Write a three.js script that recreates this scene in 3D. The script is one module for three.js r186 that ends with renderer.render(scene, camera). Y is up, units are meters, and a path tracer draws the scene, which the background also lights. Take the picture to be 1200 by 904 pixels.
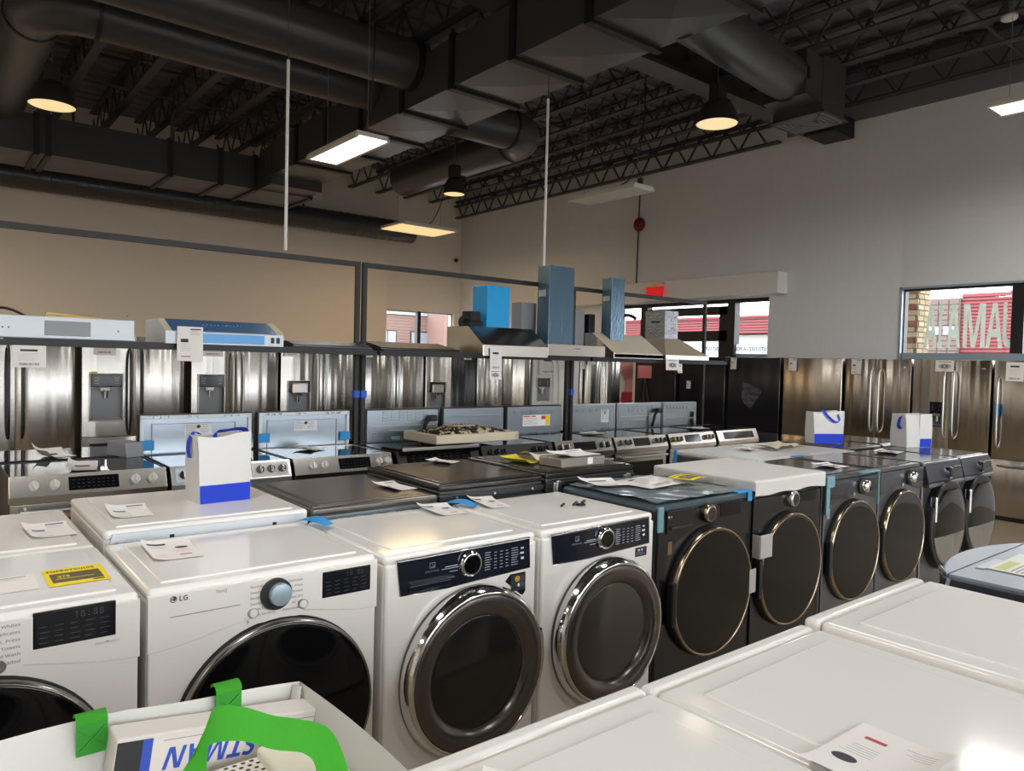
import * as THREE from 'three';
import { RoundedBoxGeometry } from 'three/addons/geometries/RoundedBoxGeometry.js';
import { mergeGeometries, toCreasedNormals } from 'three/addons/utils/BufferGeometryUtils.js';
import { RectAreaLightUniformsLib } from 'three/addons/lights/RectAreaLightUniformsLib.js';
import { FontLoader } from 'three/addons/loaders/FontLoader.js';
import { TextGeometry } from 'three/addons/geometries/TextGeometry.js';

// ------------------------------------------------------------------ camera, sky, exposure
const scene = new THREE.Scene();
const D2R = Math.PI / 180;
const camera = new THREE.PerspectiveCamera(2 * Math.atan(452 / 864.8) / D2R, 1200 / 904, 0.05, 200);
camera.position.set(0, 1.63, 0);
camera.rotation.order = 'YXZ';
camera.rotation.set(-1.851 * D2R, -38.904 * D2R, 1.423 * D2R);
scene.background = new THREE.Color(1.0, 1.03, 1.08);          // even overcast sky
scene.backgroundIntensity = 6.5;
const renderer = new THREE.WebGLRenderer({ antialias: true });
renderer.toneMapping = THREE.LinearToneMapping;
renderer.toneMappingExposure = 1.08;
renderer.shadowMap.enabled = true;
RectAreaLightUniformsLib.init();
const PANEL_LIGHT = 27;                                        // luminance of one ceiling panel

// ------------------------------------------------------------------ helpers
let seed = 7;
const rnd = () => { seed = (seed * 1664525 + 1013904223) >>> 0; return seed / 4294967296; };
const rr = (a, b) => a + (b - a) * rnd();
const taken = {};
function numbered(n) { taken[n] = (taken[n] ?? -1) + 1; return taken[n] ? n + '_' + String(taken[n]).padStart(3, '0') : n; }
function norm(g) {
  let q = g.index ? g.toNonIndexed() : g;
  for (const k of Object.keys(q.attributes)) if (!['position', 'normal', 'uv'].includes(k)) q.deleteAttribute(k);
  if (!q.attributes.normal) q.computeVertexNormals();
  if (!q.attributes.uv) q.setAttribute('uv', new THREE.BufferAttribute(new Float32Array(q.attributes.position.count * 2), 2));
  q.morphAttributes = {}; q.clearGroups?.();
  return q;
}
function merge(gs) { const a = [gs].flat(9); return a.length === 1 ? a[0] : mergeGeometries(a.map(norm)); }
function part(name, gs, mat, parent) {
  const m = new THREE.Mesh(merge(gs), mat); m.name = name; m.castShadow = m.receiveShadow = true; parent.add(m); return m;
}
function group(name, parent) { const g = new THREE.Group(); g.name = name; parent.add(g); return g; }
function tag(o, label, category, grp) { o.userData.label = label; o.userData.category = category; if (grp) o.userData.group = grp; return o; }
function thing(name, label, category, [x, y, z] = [0, 0, 0], turn = 0, grp) {
  const o = new THREE.Group(); o.name = numbered(name); scene.add(o); o.position.set(x, y, z); o.rotation.y = turn; return tag(o, label, category, grp);
}
function one(name, gs, mat, label, category, pos = [0, 0, 0], turn = 0, grp) {
  const o = part(numbered(name), gs, mat, scene); o.position.set(...pos); o.rotation.y = turn; return tag(o, label, category, grp);
}
function struct(name, gs, mat, label) { const o = part(numbered(name), gs, mat, scene); o.userData.kind = 'structure'; if (label) o.userData.label = label; return o; }
function structGroup(name) { const o = group(numbered(name), scene); o.userData.kind = 'structure'; return o; }
// geometry
const mv = (g, x, y, z) => g.translate(x, y, z);
const bx = (x0, x1, y0, y1, z0, z1) => new THREE.BoxGeometry(x1 - x0, y1 - y0, z1 - z0).translate((x0 + x1) / 2, (y0 + y1) / 2, (z0 + z1) / 2);
const rb = (x0, x1, y0, y1, z0, z1, r = 0.008, s = 2) => { const m = Math.min(x1 - x0, y1 - y0, z1 - z0) / 2; return new RoundedBoxGeometry(x1 - x0, y1 - y0, z1 - z0, s, Math.min(r, m * 0.98)).translate((x0 + x1) / 2, (y0 + y1) / 2, (z0 + z1) / 2); };
const V = (x, y, z) => new THREE.Vector3(x, y, z);
function bar(p, q, r, r2 = r, seg = 8) {
  const a = V(...p), b = V(...q), d = b.clone().sub(a), g = new THREE.CylinderGeometry(r2, r, d.length(), seg);
  g.applyQuaternion(new THREE.Quaternion().setFromUnitVectors(V(0, 1, 0), d.clone().normalize())); return g.translate(...a.add(b).multiplyScalar(0.5).toArray());
}
function sbar(p, q, w, h) { // square bar between two points
  const a = V(...p), b = V(...q), d = b.clone().sub(a), g = new THREE.BoxGeometry(w, h, d.length());
  g.applyMatrix4(new THREE.Matrix4().lookAt(a, b, Math.abs(d.clone().normalize().y) > 0.95 ? V(1, 0, 0) : V(0, 1, 0))); return g.translate(...a.add(b).multiplyScalar(0.5).toArray());
}
const tube = (pts, r, n = 24, seg = 8, closed = false) => new THREE.TubeGeometry(new THREE.CatmullRomCurve3(pts.map((p) => V(...p)), closed), n, r, seg, closed);
function lathe(pts, seg = 48) { return new THREE.LatheGeometry(pts.map((p) => new THREE.Vector2(...p)), seg); }
const latheZ = (pts, seg = 48) => lathe(pts, seg).rotateX(Math.PI / 2);   // profile (radius, z): axis turned to +z
function polyShape(pts, holes = []) { const s = new THREE.Shape(pts.map((p) => new THREE.Vector2(...p))); for (const h of holes) s.holes.push(new THREE.Path(h.map((p) => new THREE.Vector2(...p)))); return s; }
function ext(pts, depth, bevel = 0, holes) { return new THREE.ExtrudeGeometry(polyShape(pts, holes), { depth, bevelEnabled: bevel > 0, bevelSize: bevel, bevelThickness: bevel, bevelSegments: 2, curveSegments: 12 }); }
const prismX = (zy, x0, x1, bevel = 0) => ext(zy.map(([z, y]) => [-z, y]), x1 - x0 - 2 * bevel, bevel).rotateY(Math.PI / 2).translate(x0 + bevel, 0, 0); // outline in (z, y), swept along x
const prismY = (xz, y0, y1, bevel = 0) => ext(xz.map(([x, z]) => [x, -z]), y1 - y0 - 2 * bevel, bevel).rotateX(-Math.PI / 2).translate(0, y0 + bevel, 0);      // outline in (x, z), swept up
function surf(nu, nv, f) { // grid surface f(u, v) -> [x, y, z]
  const g = new THREE.PlaneGeometry(1, 1, nu, nv), p = g.attributes.position;
  for (let i = 0; i < p.count; i++) p.setXYZ(i, ...f(p.getX(i) + 0.5, p.getY(i) + 0.5));
  g.computeVertexNormals(); return g;
}
function ribbon(pts, w, dir, n = 30) { // strap of width w along a curve, its width along the vector dir
  const c = new THREE.CatmullRomCurve3(pts.map((p) => V(...p))), d = V(...dir).normalize();
  return surf(n, 1, (u, v) => c.getPoint(u).addScaledVector(d, (v - 0.5) * w).toArray());
}
const disc = (r, h, seg = 32) => new THREE.CylinderGeometry(r, r, h, seg).rotateX(Math.PI / 2);

// ------------------------------------------------------------------ textures
function canvasTex(w, h, draw, { srgb = true, repeat } = {}) {
  const c = document.createElement('canvas'); c.width = w; c.height = h; draw(c.getContext('2d'), w, h);
  const t = new THREE.CanvasTexture(c); if (srgb) t.colorSpace = THREE.SRGBColorSpace; t.magFilter = THREE.LinearFilter; t.anisotropy = 8;
  if (repeat) { t.wrapS = t.wrapT = THREE.RepeatWrapping; t.repeat.set(...repeat); } return t;
}
function dataTex(n, f, { srgb = false, repeat = [1, 1] } = {}) {
  const d = new Uint8Array(n * n * 4);
  for (let y = 0; y < n; y++) for (let x = 0; x < n; x++) { const v = f(x / n, y / n); const a = Array.isArray(v) ? v : [v, v, v]; for (let c = 0; c < 3; c++) d[(y * n + x) * 4 + c] = Math.max(0, Math.min(255, a[c] * 255)); d[(y * n + x) * 4 + 3] = 255; }
  const t = new THREE.DataTexture(d, n, n); t.wrapS = t.wrapT = THREE.RepeatWrapping; t.magFilter = THREE.LinearFilter; t.minFilter = THREE.LinearMipmapLinearFilter; t.generateMipmaps = true; t.repeat.set(...repeat);
  if (srgb) t.colorSpace = THREE.SRGBColorSpace; t.needsUpdate = true; return t;
}
const lat = new Float32Array(64 * 64).map(() => rnd());
function vnoise(x, y, per) { // periodic value noise
  const ix = Math.floor(x), iy = Math.floor(y), fx = x - ix, fy = y - iy, s = fx * fx * (3 - 2 * fx), t = fy * fy * (3 - 2 * fy);
  const L = (a, b) => lat[(((a % per) + per) % per) + 64 * (((b % per) + per) % per)];
  return (L(ix, iy) * (1 - s) + L(ix + 1, iy) * s) * (1 - t) + (L(ix, iy + 1) * (1 - s) + L(ix + 1, iy + 1) * s) * t;
}
const fbm = (u, v, base = 4, oct = 4) => { let a = 0.5, s = 0, p = base; for (let i = 0; i < oct; i++) { s += a * vnoise(u * p, v * p, p); a *= 0.5; p *= 2; } return s; };
const T = {
  concrete: dataTex(256, (u, v) => { const k = 0.62 + 0.22 * fbm(u, v, 4, 4) + 0.05 * (rnd() - 0.5); return [k, k * 0.9, k * 0.73]; }, { srgb: true, repeat: [5, 5] }),
  wall: dataTex(256, (u, v) => { const k = 0.92 + 0.08 * fbm(u, v, 4, 4) + 0.012 * (rnd() - 0.5); return [k, k, k]; }, { srgb: true, repeat: [0.25, 0.25] }),
  brushedV: dataTex(256, (u, v) => 0.45 + 0.05 * vnoise(u * 60, v * 2, 60) + 0.04 * (rnd() - 0.5), { repeat: [1, 1] }),
  spangle: dataTex(128, (u, v) => 0.34 + 0.25 * fbm(u, v, 8, 3), { repeat: [6, 6] }),
  cloth: dataTex(64, (u, v) => 0.5 + 0.25 * Math.sin(u * 50.26) * Math.sin(v * 50.26) + 0.3 * (rnd() - 0.5), { repeat: [18, 18] }),
  wrinkle: dataTex(256, (u, v) => { const a = fbm(u, v, 4, 4), b = fbm(v + 0.3, u, 6, 3); return Math.abs(a - 0.47) * 2.2 + Math.abs(b - 0.45) * 1.6; }, { repeat: [2, 2] }),
  foam: dataTex(128, (u, v) => 0.4 + 0.6 * fbm(u, v, 16, 3), { repeat: [4, 4] }),
};

// ------------------------------------------------------------------ materials
const mat = (o) => new THREE.MeshStandardMaterial(o), phy = (o) => new THREE.MeshPhysicalMaterial(o);
const two = THREE.DoubleSide;
const M = {
  wall: mat({ color: '#ece2d3', roughness: 0.85, map: T.wall }),
  wallGrey: mat({ color: '#ebebea', roughness: 0.85, map: T.wall }),
  white: mat({ color: '#e8e5df', roughness: 0.6 }),
  floor: mat({ color: '#c9cacc', map: T.concrete, roughness: 0.35 }),
  deck: mat({ color: '#77767d', roughness: 0.7 }),
  joist: mat({ color: '#434247', roughness: 0.55 }),
  duct: mat({ color: '#434345', roughness: 0.32 }),
  ductDark: mat({ color: '#161617', roughness: 0.5 }),
  black: mat({ color: '#141416', roughness: 0.45 }),
  rack: mat({ color: '#101011', roughness: 0.5 }),
  rubber: mat({ color: '#0d0d0e', roughness: 0.7 }),
  enamel: phy({ color: '#e9e6e0', roughness: 0.1, specularIntensity: 0.9 }),
  plasticWhite: mat({ color: '#e4e1db', roughness: 0.32 }),
  plasticGrey: mat({ color: '#8a8c90', roughness: 0.4 }),
  blackBody: phy({ color: '#232325', roughness: 0.3 }),
  blackFront: phy({ color: '#17171a', roughness: 0.22 }),
  graphite: phy({ color: '#6a6a6c', roughness: 0.28, metalness: 0.75 }),
  graphiteTop: phy({ color: '#58595c', roughness: 0.12, metalness: 0.6 }),
  darkTop: phy({ color: '#34312f', roughness: 0.16, metalness: 0.5 }),
  greyTop: phy({ color: '#5d5954', roughness: 0.24, metalness: 0.6 }),
  glassDark: phy({ color: '#0c0c0e', roughness: 0.06, specularIntensity: 0.7 }),
  glassSmoke: phy({ color: '#262524', roughness: 0.08 }),
  doorGrey: phy({ color: '#8b8882', roughness: 0.2, metalness: 0.55 }),
  bezelDark: phy({ color: '#3a3a3d', roughness: 0.22, metalness: 0.6 }),
  bezelWarm: phy({ color: '#6a6460', roughness: 0.24, metalness: 0.75 }),
  hairline: mat({ color: '#8d8a86', roughness: 0.25, metalness: 1 }),
  chrome: mat({ color: '#dcdcdc', roughness: 0.08, metalness: 1 }),
  bronze: mat({ color: '#a8967f', roughness: 0.2, metalness: 1 }),
  satin: mat({ color: '#c9c9c8', roughness: 0.3, metalness: 1 }),
  steel: mat({ color: '#bdb7ae', roughness: 0.3, roughnessMap: null, metalness: 1 }),
  steelF: phy({ color: '#bdb9b2', roughness: 0.24, metalness: 1, anisotropy: 0.8, anisotropyRotation: Math.PI / 2 }),
  steelWarm: phy({ color: '#c0b7ab', roughness: 0.24, metalness: 1, anisotropy: 0.8, anisotropyRotation: Math.PI / 2 }),
  fridgeSide: mat({ color: '#2f2e2f', roughness: 0.45 }),
  fridgeBlack: phy({ color: '#17181d', roughness: 0.28 }),
  fridgeWhite: phy({ color: '#dcd9d2', roughness: 0.25 }),
  galv: phy({ color: '#a2adb6', roughness: 0.3, metalness: 1, anisotropy: 0.5 }),
  galvWhite: mat({ color: '#c9cfd3', roughness: 0.5, metalness: 0.35 }),
  cooktop: phy({ color: '#0b0b0c', roughness: 0.04 }),
  navy: phy({ color: '#20242f', roughness: 0.14, metalness: 0.3 }),
  slate: phy({ color: '#8b949d', roughness: 0.3, metalness: 0.35 }),
  slateDark: phy({ color: '#2b2c36', roughness: 0.35, metalness: 0.2 }),
  blueFilm: phy({ color: '#587488', roughness: 0.2, metalness: 0.5, bumpMap: T.wrinkle, bumpScale: 0.0012 }),
  blueFilmFlat: phy({ color: '#3f7fb4', roughness: 0.3, metalness: 0.2 }),
  blueBright: phy({ color: '#129fe4', roughness: 0.25, bumpMap: T.wrinkle, bumpScale: 0.001 }),
  tape: mat({ color: '#2f8fd0', roughness: 0.6 }),
  tapeDark: mat({ color: '#2456c8', roughness: 0.6 }),
  tealFilm: phy({ color: '#6f98a4', roughness: 0.25 }),
  foam: mat({ color: '#c9c6c0', roughness: 0.8, bumpMap: T.foam, bumpScale: 0.002, side: two }),
  foamTray: mat({ color: '#d8cdb4', roughness: 0.9, bumpMap: T.foam, bumpScale: 0.003 }),
  bag: mat({ color: '#d6d5d2', roughness: 0.9, side: two, bumpMap: T.cloth, bumpScale: 0.0006 }),
  bagBlue: mat({ color: '#1f3fc4', roughness: 0.85, side: two, bumpMap: T.cloth, bumpScale: 0.0006 }),
  bagGreen: mat({ color: '#43b526', roughness: 0.8, side: two, bumpMap: T.cloth, bumpScale: 0.0006 }),
  bagGreenDark: mat({ color: '#2f8f2a', roughness: 0.8, side: two }),
  bagWoven: mat({ color: '#cfcec7', roughness: 0.55, side: two }),
  maskTape: mat({ color: '#a9a59d', roughness: 0.7 }),
  paper: mat({ color: '#dedbd5', roughness: 0.8, side: two }),
  cardboard: mat({ color: '#bba27c', roughness: 0.85 }),
  brass: mat({ color: '#b79a62', roughness: 0.4, metalness: 0.6 }),
  red: mat({ color: '#7d1a22', roughness: 0.45 }),
  brick: mat({ color: '#77402f', roughness: 0.9 }),
  brickPale: mat({ color: '#8d7f63', roughness: 0.9 }),
  mortar: mat({ color: '#6a655c', roughness: 0.95 }),
  redMetal: mat({ color: '#7c3238', roughness: 0.5 }),
  asphalt: mat({ color: '#6d6d6c', roughness: 0.9 }),
  frost: phy({ color: '#cdd3ca', roughness: 0.95, transmission: 0.6, thickness: 0 }),
  pane: phy({ color: '#ffffff', roughness: 0, transmission: 1, thickness: 0, ior: 1.45 }),
  alu: mat({ color: '#9fb0bb', roughness: 0.4, metalness: 0.4 }),
  grate: mat({ color: '#3a3733', roughness: 0.7 }),
};
// ------------------------------------------------------------------ the room: x along the rows, -z away from the shop front
const XL = -5, XR = 10.15, ZB = -14.65, ZF = 4.5, YD = 5.78, TH = 0.22;
struct('floor', bx(XL - TH, XR + TH, -0.15, 0, ZB - TH, ZF + TH), M.floor, 'tan polished concrete shop floor');
// back wall with a two-light window beside the corner
const WB = { x0: 8.17, x1: 9.98, y0: 1.2, y1: 2.74 };
struct('wall_back', [bx(XL - TH, WB.x0, 0, YD, ZB - TH, ZB), bx(WB.x1, XR + TH, 0, YD, ZB - TH, ZB), bx(WB.x0, WB.x1, 0, WB.y0, ZB - TH, ZB), bx(WB.x0, WB.x1, WB.y1, YD, ZB - TH, ZB)], M.wall, 'greige painted back wall');
struct('trim_1', bx(XL, 7.72, 0, YD, ZB, ZB + 0.06), M.wall, 'thicker stretch of the greige back wall');
// right wall: long window near the shop front, door and side light further back
const W2 = { z0: -4.43, z1: -1.5, y0: 1.25, y1: 2.74 }, W1 = { z0: -9.5, z1: -6.37, y0: 0, y1: 2.72 };
const rw = (z0, z1, y0, y1) => bx(XR, XR + TH, y0, y1, z0, z1);
struct('wall_right', [rw(W2.z1, ZF + TH, 0, YD), rw(W2.z0, W2.z1, 0, W2.y0), rw(W2.z0, W2.z1, W2.y1, YD), rw(W1.z1, W2.z0, 0, YD), rw(W1.z0, W1.z1, W1.y1, YD), rw(W1.z0, -8.95, 0, 1.85), rw(ZB, W1.z0, 0, YD)], M.wallGrey, 'grey painted side wall with windows');
struct('trim_2', bx(XR - 0.03, XR, 5.08, YD, -6.15, ZF), M.deck, 'black painted band along the top of the side wall');
struct('wall_left', bx(XL - TH, XL, 0, YD, ZB, ZF), M.wall, 'greige painted wall');
// shop front behind the camera: a long glazed opening
struct('wall_front', [bx(XL - TH, -2, 0, YD, ZF, ZF + TH), bx(8.5, XR + TH, 0, YD, ZF, ZF + TH), bx(-2, 8.5, 0, 0.25, ZF, ZF + TH), bx(-2, 8.5, 3.4, YD, ZF, ZF + TH)], M.wall, 'front wall of the shop with a long display window');
{
  const w = structGroup('window_3');
  for (let i = 0; i <= 6; i++) part('mullion', bx(-2 + i * 1.75 - 0.03, -2 + i * 1.75 + 0.03, 0.25, 3.4, ZF + 0.06, ZF + 0.16), M.black, w);
  for (let i = 0; i < 6; i++) part('pane', bx(-2 + i * 1.75 + 0.03, -2 + i * 1.75 + 1.72, 0.25, 3.4, ZF + 0.1, ZF + 0.104), M.pane, w);
}
// windows
{
  const w = structGroup('window_1'), z = ZB - 0.12, m = 9.06;
  part('window_frame', [bx(WB.x0, WB.x0 + 0.03, WB.y0, WB.y1, z - 0.05, z + 0.05), bx(WB.x1 - 0.03, WB.x1, WB.y0, WB.y1, z - 0.05, z + 0.05), bx(WB.x0, WB.x1, WB.y1 - 0.03, WB.y1, z - 0.05, z + 0.05)], M.alu, w);
  part('mullion', bx(m - 0.045, m + 0.045, WB.y0, WB.y1, z - 0.05, z + 0.06), M.black, w);
  part('pane', bx(WB.x0 + 0.03, m - 0.045, WB.y0, WB.y1 - 0.03, z, z + 0.004), M.pane, w); part('pane', bx(m + 0.045, WB.x1 - 0.03, WB.y0, WB.y1 - 0.03, z, z + 0.004), M.pane, w);
}
const font = await new FontLoader().loadAsync('fonts/droid/droid_sans_bold.typeface.json');
{
  const w = structGroup('window_2'), x = XR + 0.1, f = (z0, z1, y0, y1, d = 0.05) => bx(x - d, x + d, y0, y1, z0, z1);
  part('window_reveal', [bx(XR - 0.012, XR + 0.05, W2.y0, W2.y1, W2.z0 + 0.001, W2.z0 + 0.03), bx(XR - 0.012, XR + 0.05, W2.y1 - 0.025, W2.y1 - 0.001, W2.z0, W2.z1)], M.alu, w);
  part('window_frame', [f(W2.z0, W2.z0 + 0.045, W2.y0, W2.y1), f(W2.z0, W2.z1, W2.y1 - 0.05, W2.y1), f(W2.z1 - 0.09, W2.z1, W2.y0, W2.y1)], M.black, w);
  part('mullion', f(-3.15, -3.02, W2.y0, W2.y1, 0.07), M.black, w);
  part('window_ledge', bx(x - 0.09, x + 0.07, 1.78, 1.875, W2.z0 + 0.05, W2.z1), M.alu, w);
  part('pane', bx(x, x + 0.004, 1.87, W2.y1 - 0.05, W2.z0 + 0.045, -3.15), M.pane, w); part('pane', bx(x, x + 0.004, 1.87, W2.y1 - 0.05, -3.02, W2.z1), M.pane, w);
  // tall frosted letters on the glass, as they read from inside
  const letters = [['A', -4.15, 0.15], ['I', -3.99, 0.06], ['A', -3.88, 0.16], ['M', -3.69, 0.245], ['A', -3.435, 0.18], ['U', -3.255, 0.15]];
  for (const [c, z, wd] of letters) {
    const g = new TextGeometry(c, { font, size: 0.5, depth: 0.002, curveSegments: 8, bevelEnabled: false }); g.computeBoundingBox();
    const b = g.boundingBox, sy = 0.55 / (b.max.y - b.min.y); g.translate(-b.min.x, -b.min.y, 0).scale(wd / (b.max.x - b.min.x), sy, 1).rotateY(-Math.PI / 2).translate(x - 0.004, 1.945, z);
    part('window_lettering', g, M.frost, w);
  }
}
{
  const w = structGroup('door_1'), x = XR + 0.09, f = (z0, z1, y0, y1, d = 0.05) => bx(x - d, x + d, y0, y1, z0, z1);
  part('door_frame', [f(W1.z0, W1.z1, W1.y1 - 0.06, W1.y1), f(-7.12, -6.98, 0, W1.y1, 0.07), f(-8.95, -8.8, 0, W1.y1, 0.07), f(W1.z1 - 0.02, W1.z1, 0, W1.y1, 0.04), f(W1.z0, W1.z0 + 0.06, 1.85, W1.y1)], M.black, w);
  part('door_leaf', [f(-8.78, -8.65, 0, 2.6, 0.03), f(-7.3, -7.14, 0, 2.6, 0.03), f(-8.78, -7.14, 2.48, 2.62, 0.03), f(-8.78, -7.14, 2.05, 2.22, 0.03), f(-8.78, -7.14, 0, 1.05, 0.03)], M.black, w);
  part('pane', bx(x, x + 0.004, 1.05, 2.05, -8.65, -7.3), M.pane, w); part('pane', bx(x, x + 0.004, 2.22, 2.48, -8.65, -7.3), M.pane, w);
  part('pane', bx(x, x + 0.004, 0, W1.y1 - 0.06, -6.98, W1.z1 - 0.02), M.pane, w); part('pane', bx(x, x + 0.004, 1.85, W1.y1 - 0.06, W1.z0 + 0.06, -8.95), M.pane, w);
  // notice on the outside of the side light, read backwards from inside
  const t = canvasTex(1024, 128, (c, W, H) => { c.fillStyle = '#f2f6f8'; c.fillRect(0, 0, W, H); c.translate(W, 0); c.scale(-1, 1); c.fillStyle = '#2c3336'; c.font = 'bold 74px sans-serif'; c.textAlign = 'left'; c.fillText("UTILISEZ LA PORTE D'AVANT SVP", 10, 92, W - 20); });
  part('notice_strip', new THREE.PlaneGeometry(1.16, 0.15).rotateY(-Math.PI / 2).translate(x - 0.006, 1.925, -7.0), phy({ map: t, roughness: 0.9, transmission: 0.5, thickness: 0 }), w);
  part('frosted_band', bx(x - 0.003, x - 0.001, 1.68, 1.845, -6.98, -6.39), M.alu, w);
}
// white boxed header over the door
struct('trim_3', rb(XR - 0.26, XR, 2.745, 3.07, -11.6, -6.07, 0.01), M.white, 'white boxed-in header over the side door');
{
  const e = thing('exit_sign', 'red lit exit sign hanging at the white header over the side door', 'exit sign', [XR - 0.33, 2.78, -8.35]);
  part('sign_box', rb(-0.03, 0.03, 0, 0.19, -0.17, 0.17, 0.01), mat({ color: '#c01626', roughness: 0.4, emissive: '#ff1020', emissiveIntensity: 0.35 }), e);
  part('mounting_arm', [bx(-0.01, 0.01, 0.19, 0.25, -0.02, 0.02), bx(-0.01, 0.07, 0.235, 0.255, -0.16, 0.16)], M.satin, e);
}
{
  const b = thing('alarm_bell', 'round dark red fire alarm bell on the grey wall', 'alarm bell', [XR - 0.001, 4.15, -9.0]);
  part('bell_gong', lathe([[0.001, 0], [0.12, 0], [0.125, -0.0001], [0.12, 0.03], [0.09, 0.055], [0.02, 0.06], [0.001, 0.06]].map(([r, h]) => [r, Math.max(h, 0)])).rotateZ(Math.PI / 2).translate(-0.03, 0, 0), M.red, b);
  part('back_box', bx(-0.03, 0, -0.06, 0.06, -0.06, 0.06), M.red, b);
}
one('wall_conduit', [bar([XR - 0.02, 3.07, -9.05], [XR - 0.02, 5.0, -9.02], 0.012), bx(XR - 0.05, XR, 4.86, 4.98, -9.06, -8.98)], M.joist, 'thin dark conduit running down the grey wall past the alarm bell', 'conduit');
{
  const s = thing('security_camera', 'small white security camera in the corner of the back wall', 'camera', [9.95, 4.03, ZB]);
  part('mount', bar([0, 0, 0], [0, 0, 0.08], 0.02), M.plasticWhite, s); part('camera_dome', mv(new THREE.SphereGeometry(0.05, 16, 12), 0, -0.03, 0.1), M.black, s);
}
// ceiling: deck, open-web joists along z, girders along x
{
  const c = structGroup('ceiling'); c.userData.label = 'black painted roof deck on open-web steel joists';
  part('roof_deck', bx(XL - TH, XR + TH, YD, YD + 0.15, ZB - TH, ZF + TH), M.deck, c);
  const ribs = []; for (let z = ZB + 0.3; z < ZF; z += 0.3) ribs.push(bx(XL, XR, YD - 0.035, YD, z, z + 0.1));
  const rp = part('deck_ribs', ribs, M.deck, c); rp.userData.kind = 'stuff';
  const y0 = 5.25, y1 = 5.7, web = [];
  const jg = [bx(-0.055, 0.055, y1, y1 + 0.03, ZB, ZF), bx(-0.055, 0.055, y0, y0 + 0.025, ZB, ZF)];
  for (let z = ZB, k = 0; z < ZF - 0.3; z += 0.29, k++) web.push(sbar([0, k % 2 ? y0 + 0.01 : y1, z], [0, k % 2 ? y1 : y0 + 0.01, z + 0.29], 0.022, 0.022));
  const jm = merge([...jg, ...web]);
  for (let i = 0; i < 14; i++) { const m = part('roof_joist', jm, M.joist, c); m.position.x = 9.96 - i * 0.69; }
  const br = []; for (const z of [-3.05, -8.6, -11.5]) br.push(sbar([0.5, y0 + 0.03, z], [9.9, y0 + 0.03, z], 0.03, 0.03), sbar([0.5, y1 - 0.03, z], [9.9, y1 - 0.03, z], 0.03, 0.03));
  part('joist_bridging', br, M.joist, c);
  for (const z of [-5.75, 1.5]) part('roof_girder', [bx(XL, XR, 5.04, 5.08, z - 0.15, z + 0.15), bx(XL, XR, 5.08, 5.6, z - 0.012, z + 0.012)], M.duct, c);
  // open-web truss standing just off the side wall
  const t0 = 4.99, t1 = 5.36, x = XR - 0.14, tg = [bx(x - 0.05, x + 0.05, t0, t0 + 0.03, ZB, -6.2), bx(x - 0.05, x + 0.05, t1, t1 + 0.035, ZB, -6.2)];
  for (let z = ZB, k = 0; z < -6.5; z += 0.25, k++) tg.push(sbar([x, k % 2 ? t0 : t1, z], [x, k % 2 ? t1 : t0, z + 0.25], 0.025, 0.025));
  part('wall_truss', tg, M.joist, c);
}
// ------------------------------------------------------------------ outside
struct('ground', bx(-60, 90, -0.4, -0.16, -90, 60), M.asphalt, 'grey asphalt car park');
{
  const b = thing('neighbour_building', 'low building with a red ribbed metal fascia across the car park', 'building', [24, -0.16, -12]);
  part('wall', [bx(0, 6, 0, 3.0, -24, 6)], mat({ color: '#9d9d9b', roughness: 0.8 }), b);
  const r = []; for (let y = 3.06; y < 3.6; y += 0.1) r.push(bx(-0.22, 0, y, y + 0.06, -24, 1.9)); r.push(bx(-0.16, 6, 3.04, 3.66, -24, 1.9), bx(-0.3, 6.1, 3.62, 3.7, -24, 1.9));
  part('fascia', r, M.redMetal, b).userData.kind = 'stuff';
  const bk = []; part('pier_wall', bx(-0.3, 0.1, 0, 3.98, 1.95, 3.35), M.mortar, b);
  for (let j = 0; j < 26; j++) for (let i = 0; i < 5; i++) bk.push(bx(-0.34, -0.28, j * 0.152, j * 0.152 + 0.13, 1.96 + i * 0.28 + (j % 2 ? 0.0 : 0.02), 1.96 + i * 0.28 + 0.255));
  part('brick_facing', bk, mat({ color: '#6d5e59', roughness: 0.9 }), b).userData.kind = 'stuff';
  for (let i = 0; i < 3; i++) part('window', bx(-0.35, -0.3, 2.9, 3.15, 2.1 + i * 0.42, 2.4 + i * 0.42), M.plasticGrey, b);
  const rr2 = []; for (let y = 2.3; y < 4.02; y += 0.1) rr2.push(bx(-0.22, 0, y, y + 0.055, 3.36, 8)); rr2.push(bx(-0.16, 6, 2.3, 4.1, 3.36, 8));
  part('side_cladding', rr2, M.redMetal, b).userData.kind = 'stuff';
  part('roof_unit', rb(0.6, 2.2, 4.16, 4.7, 4.3, 6.5, 0.05), M.slate, b);
  const v = thing('delivery_van', 'pale delivery van parked before the red building, seen through the side light', 'van', [19.5, -0.16, -13.2]);
  part('van_body', rb(-1, 1, 0.45, 2.35, -3.4, 2.2, 0.12), mat({ color: '#a5a8aa', roughness: 0.4 }), v); for (const [x, z] of [[-0.98, -2.4], [-0.98, 1.3], [0.98, -2.4], [0.98, 1.3]]) part('wheel', mv(new THREE.CylinderGeometry(0.36, 0.36, 0.22, 24).rotateZ(Math.PI / 2), x, 0.36, z), M.rubber, v);
  part('windscreen', bx(-0.8, 0.8, 1.4, 2.1, 2.19, 2.215), M.glassDark, v);
}
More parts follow.
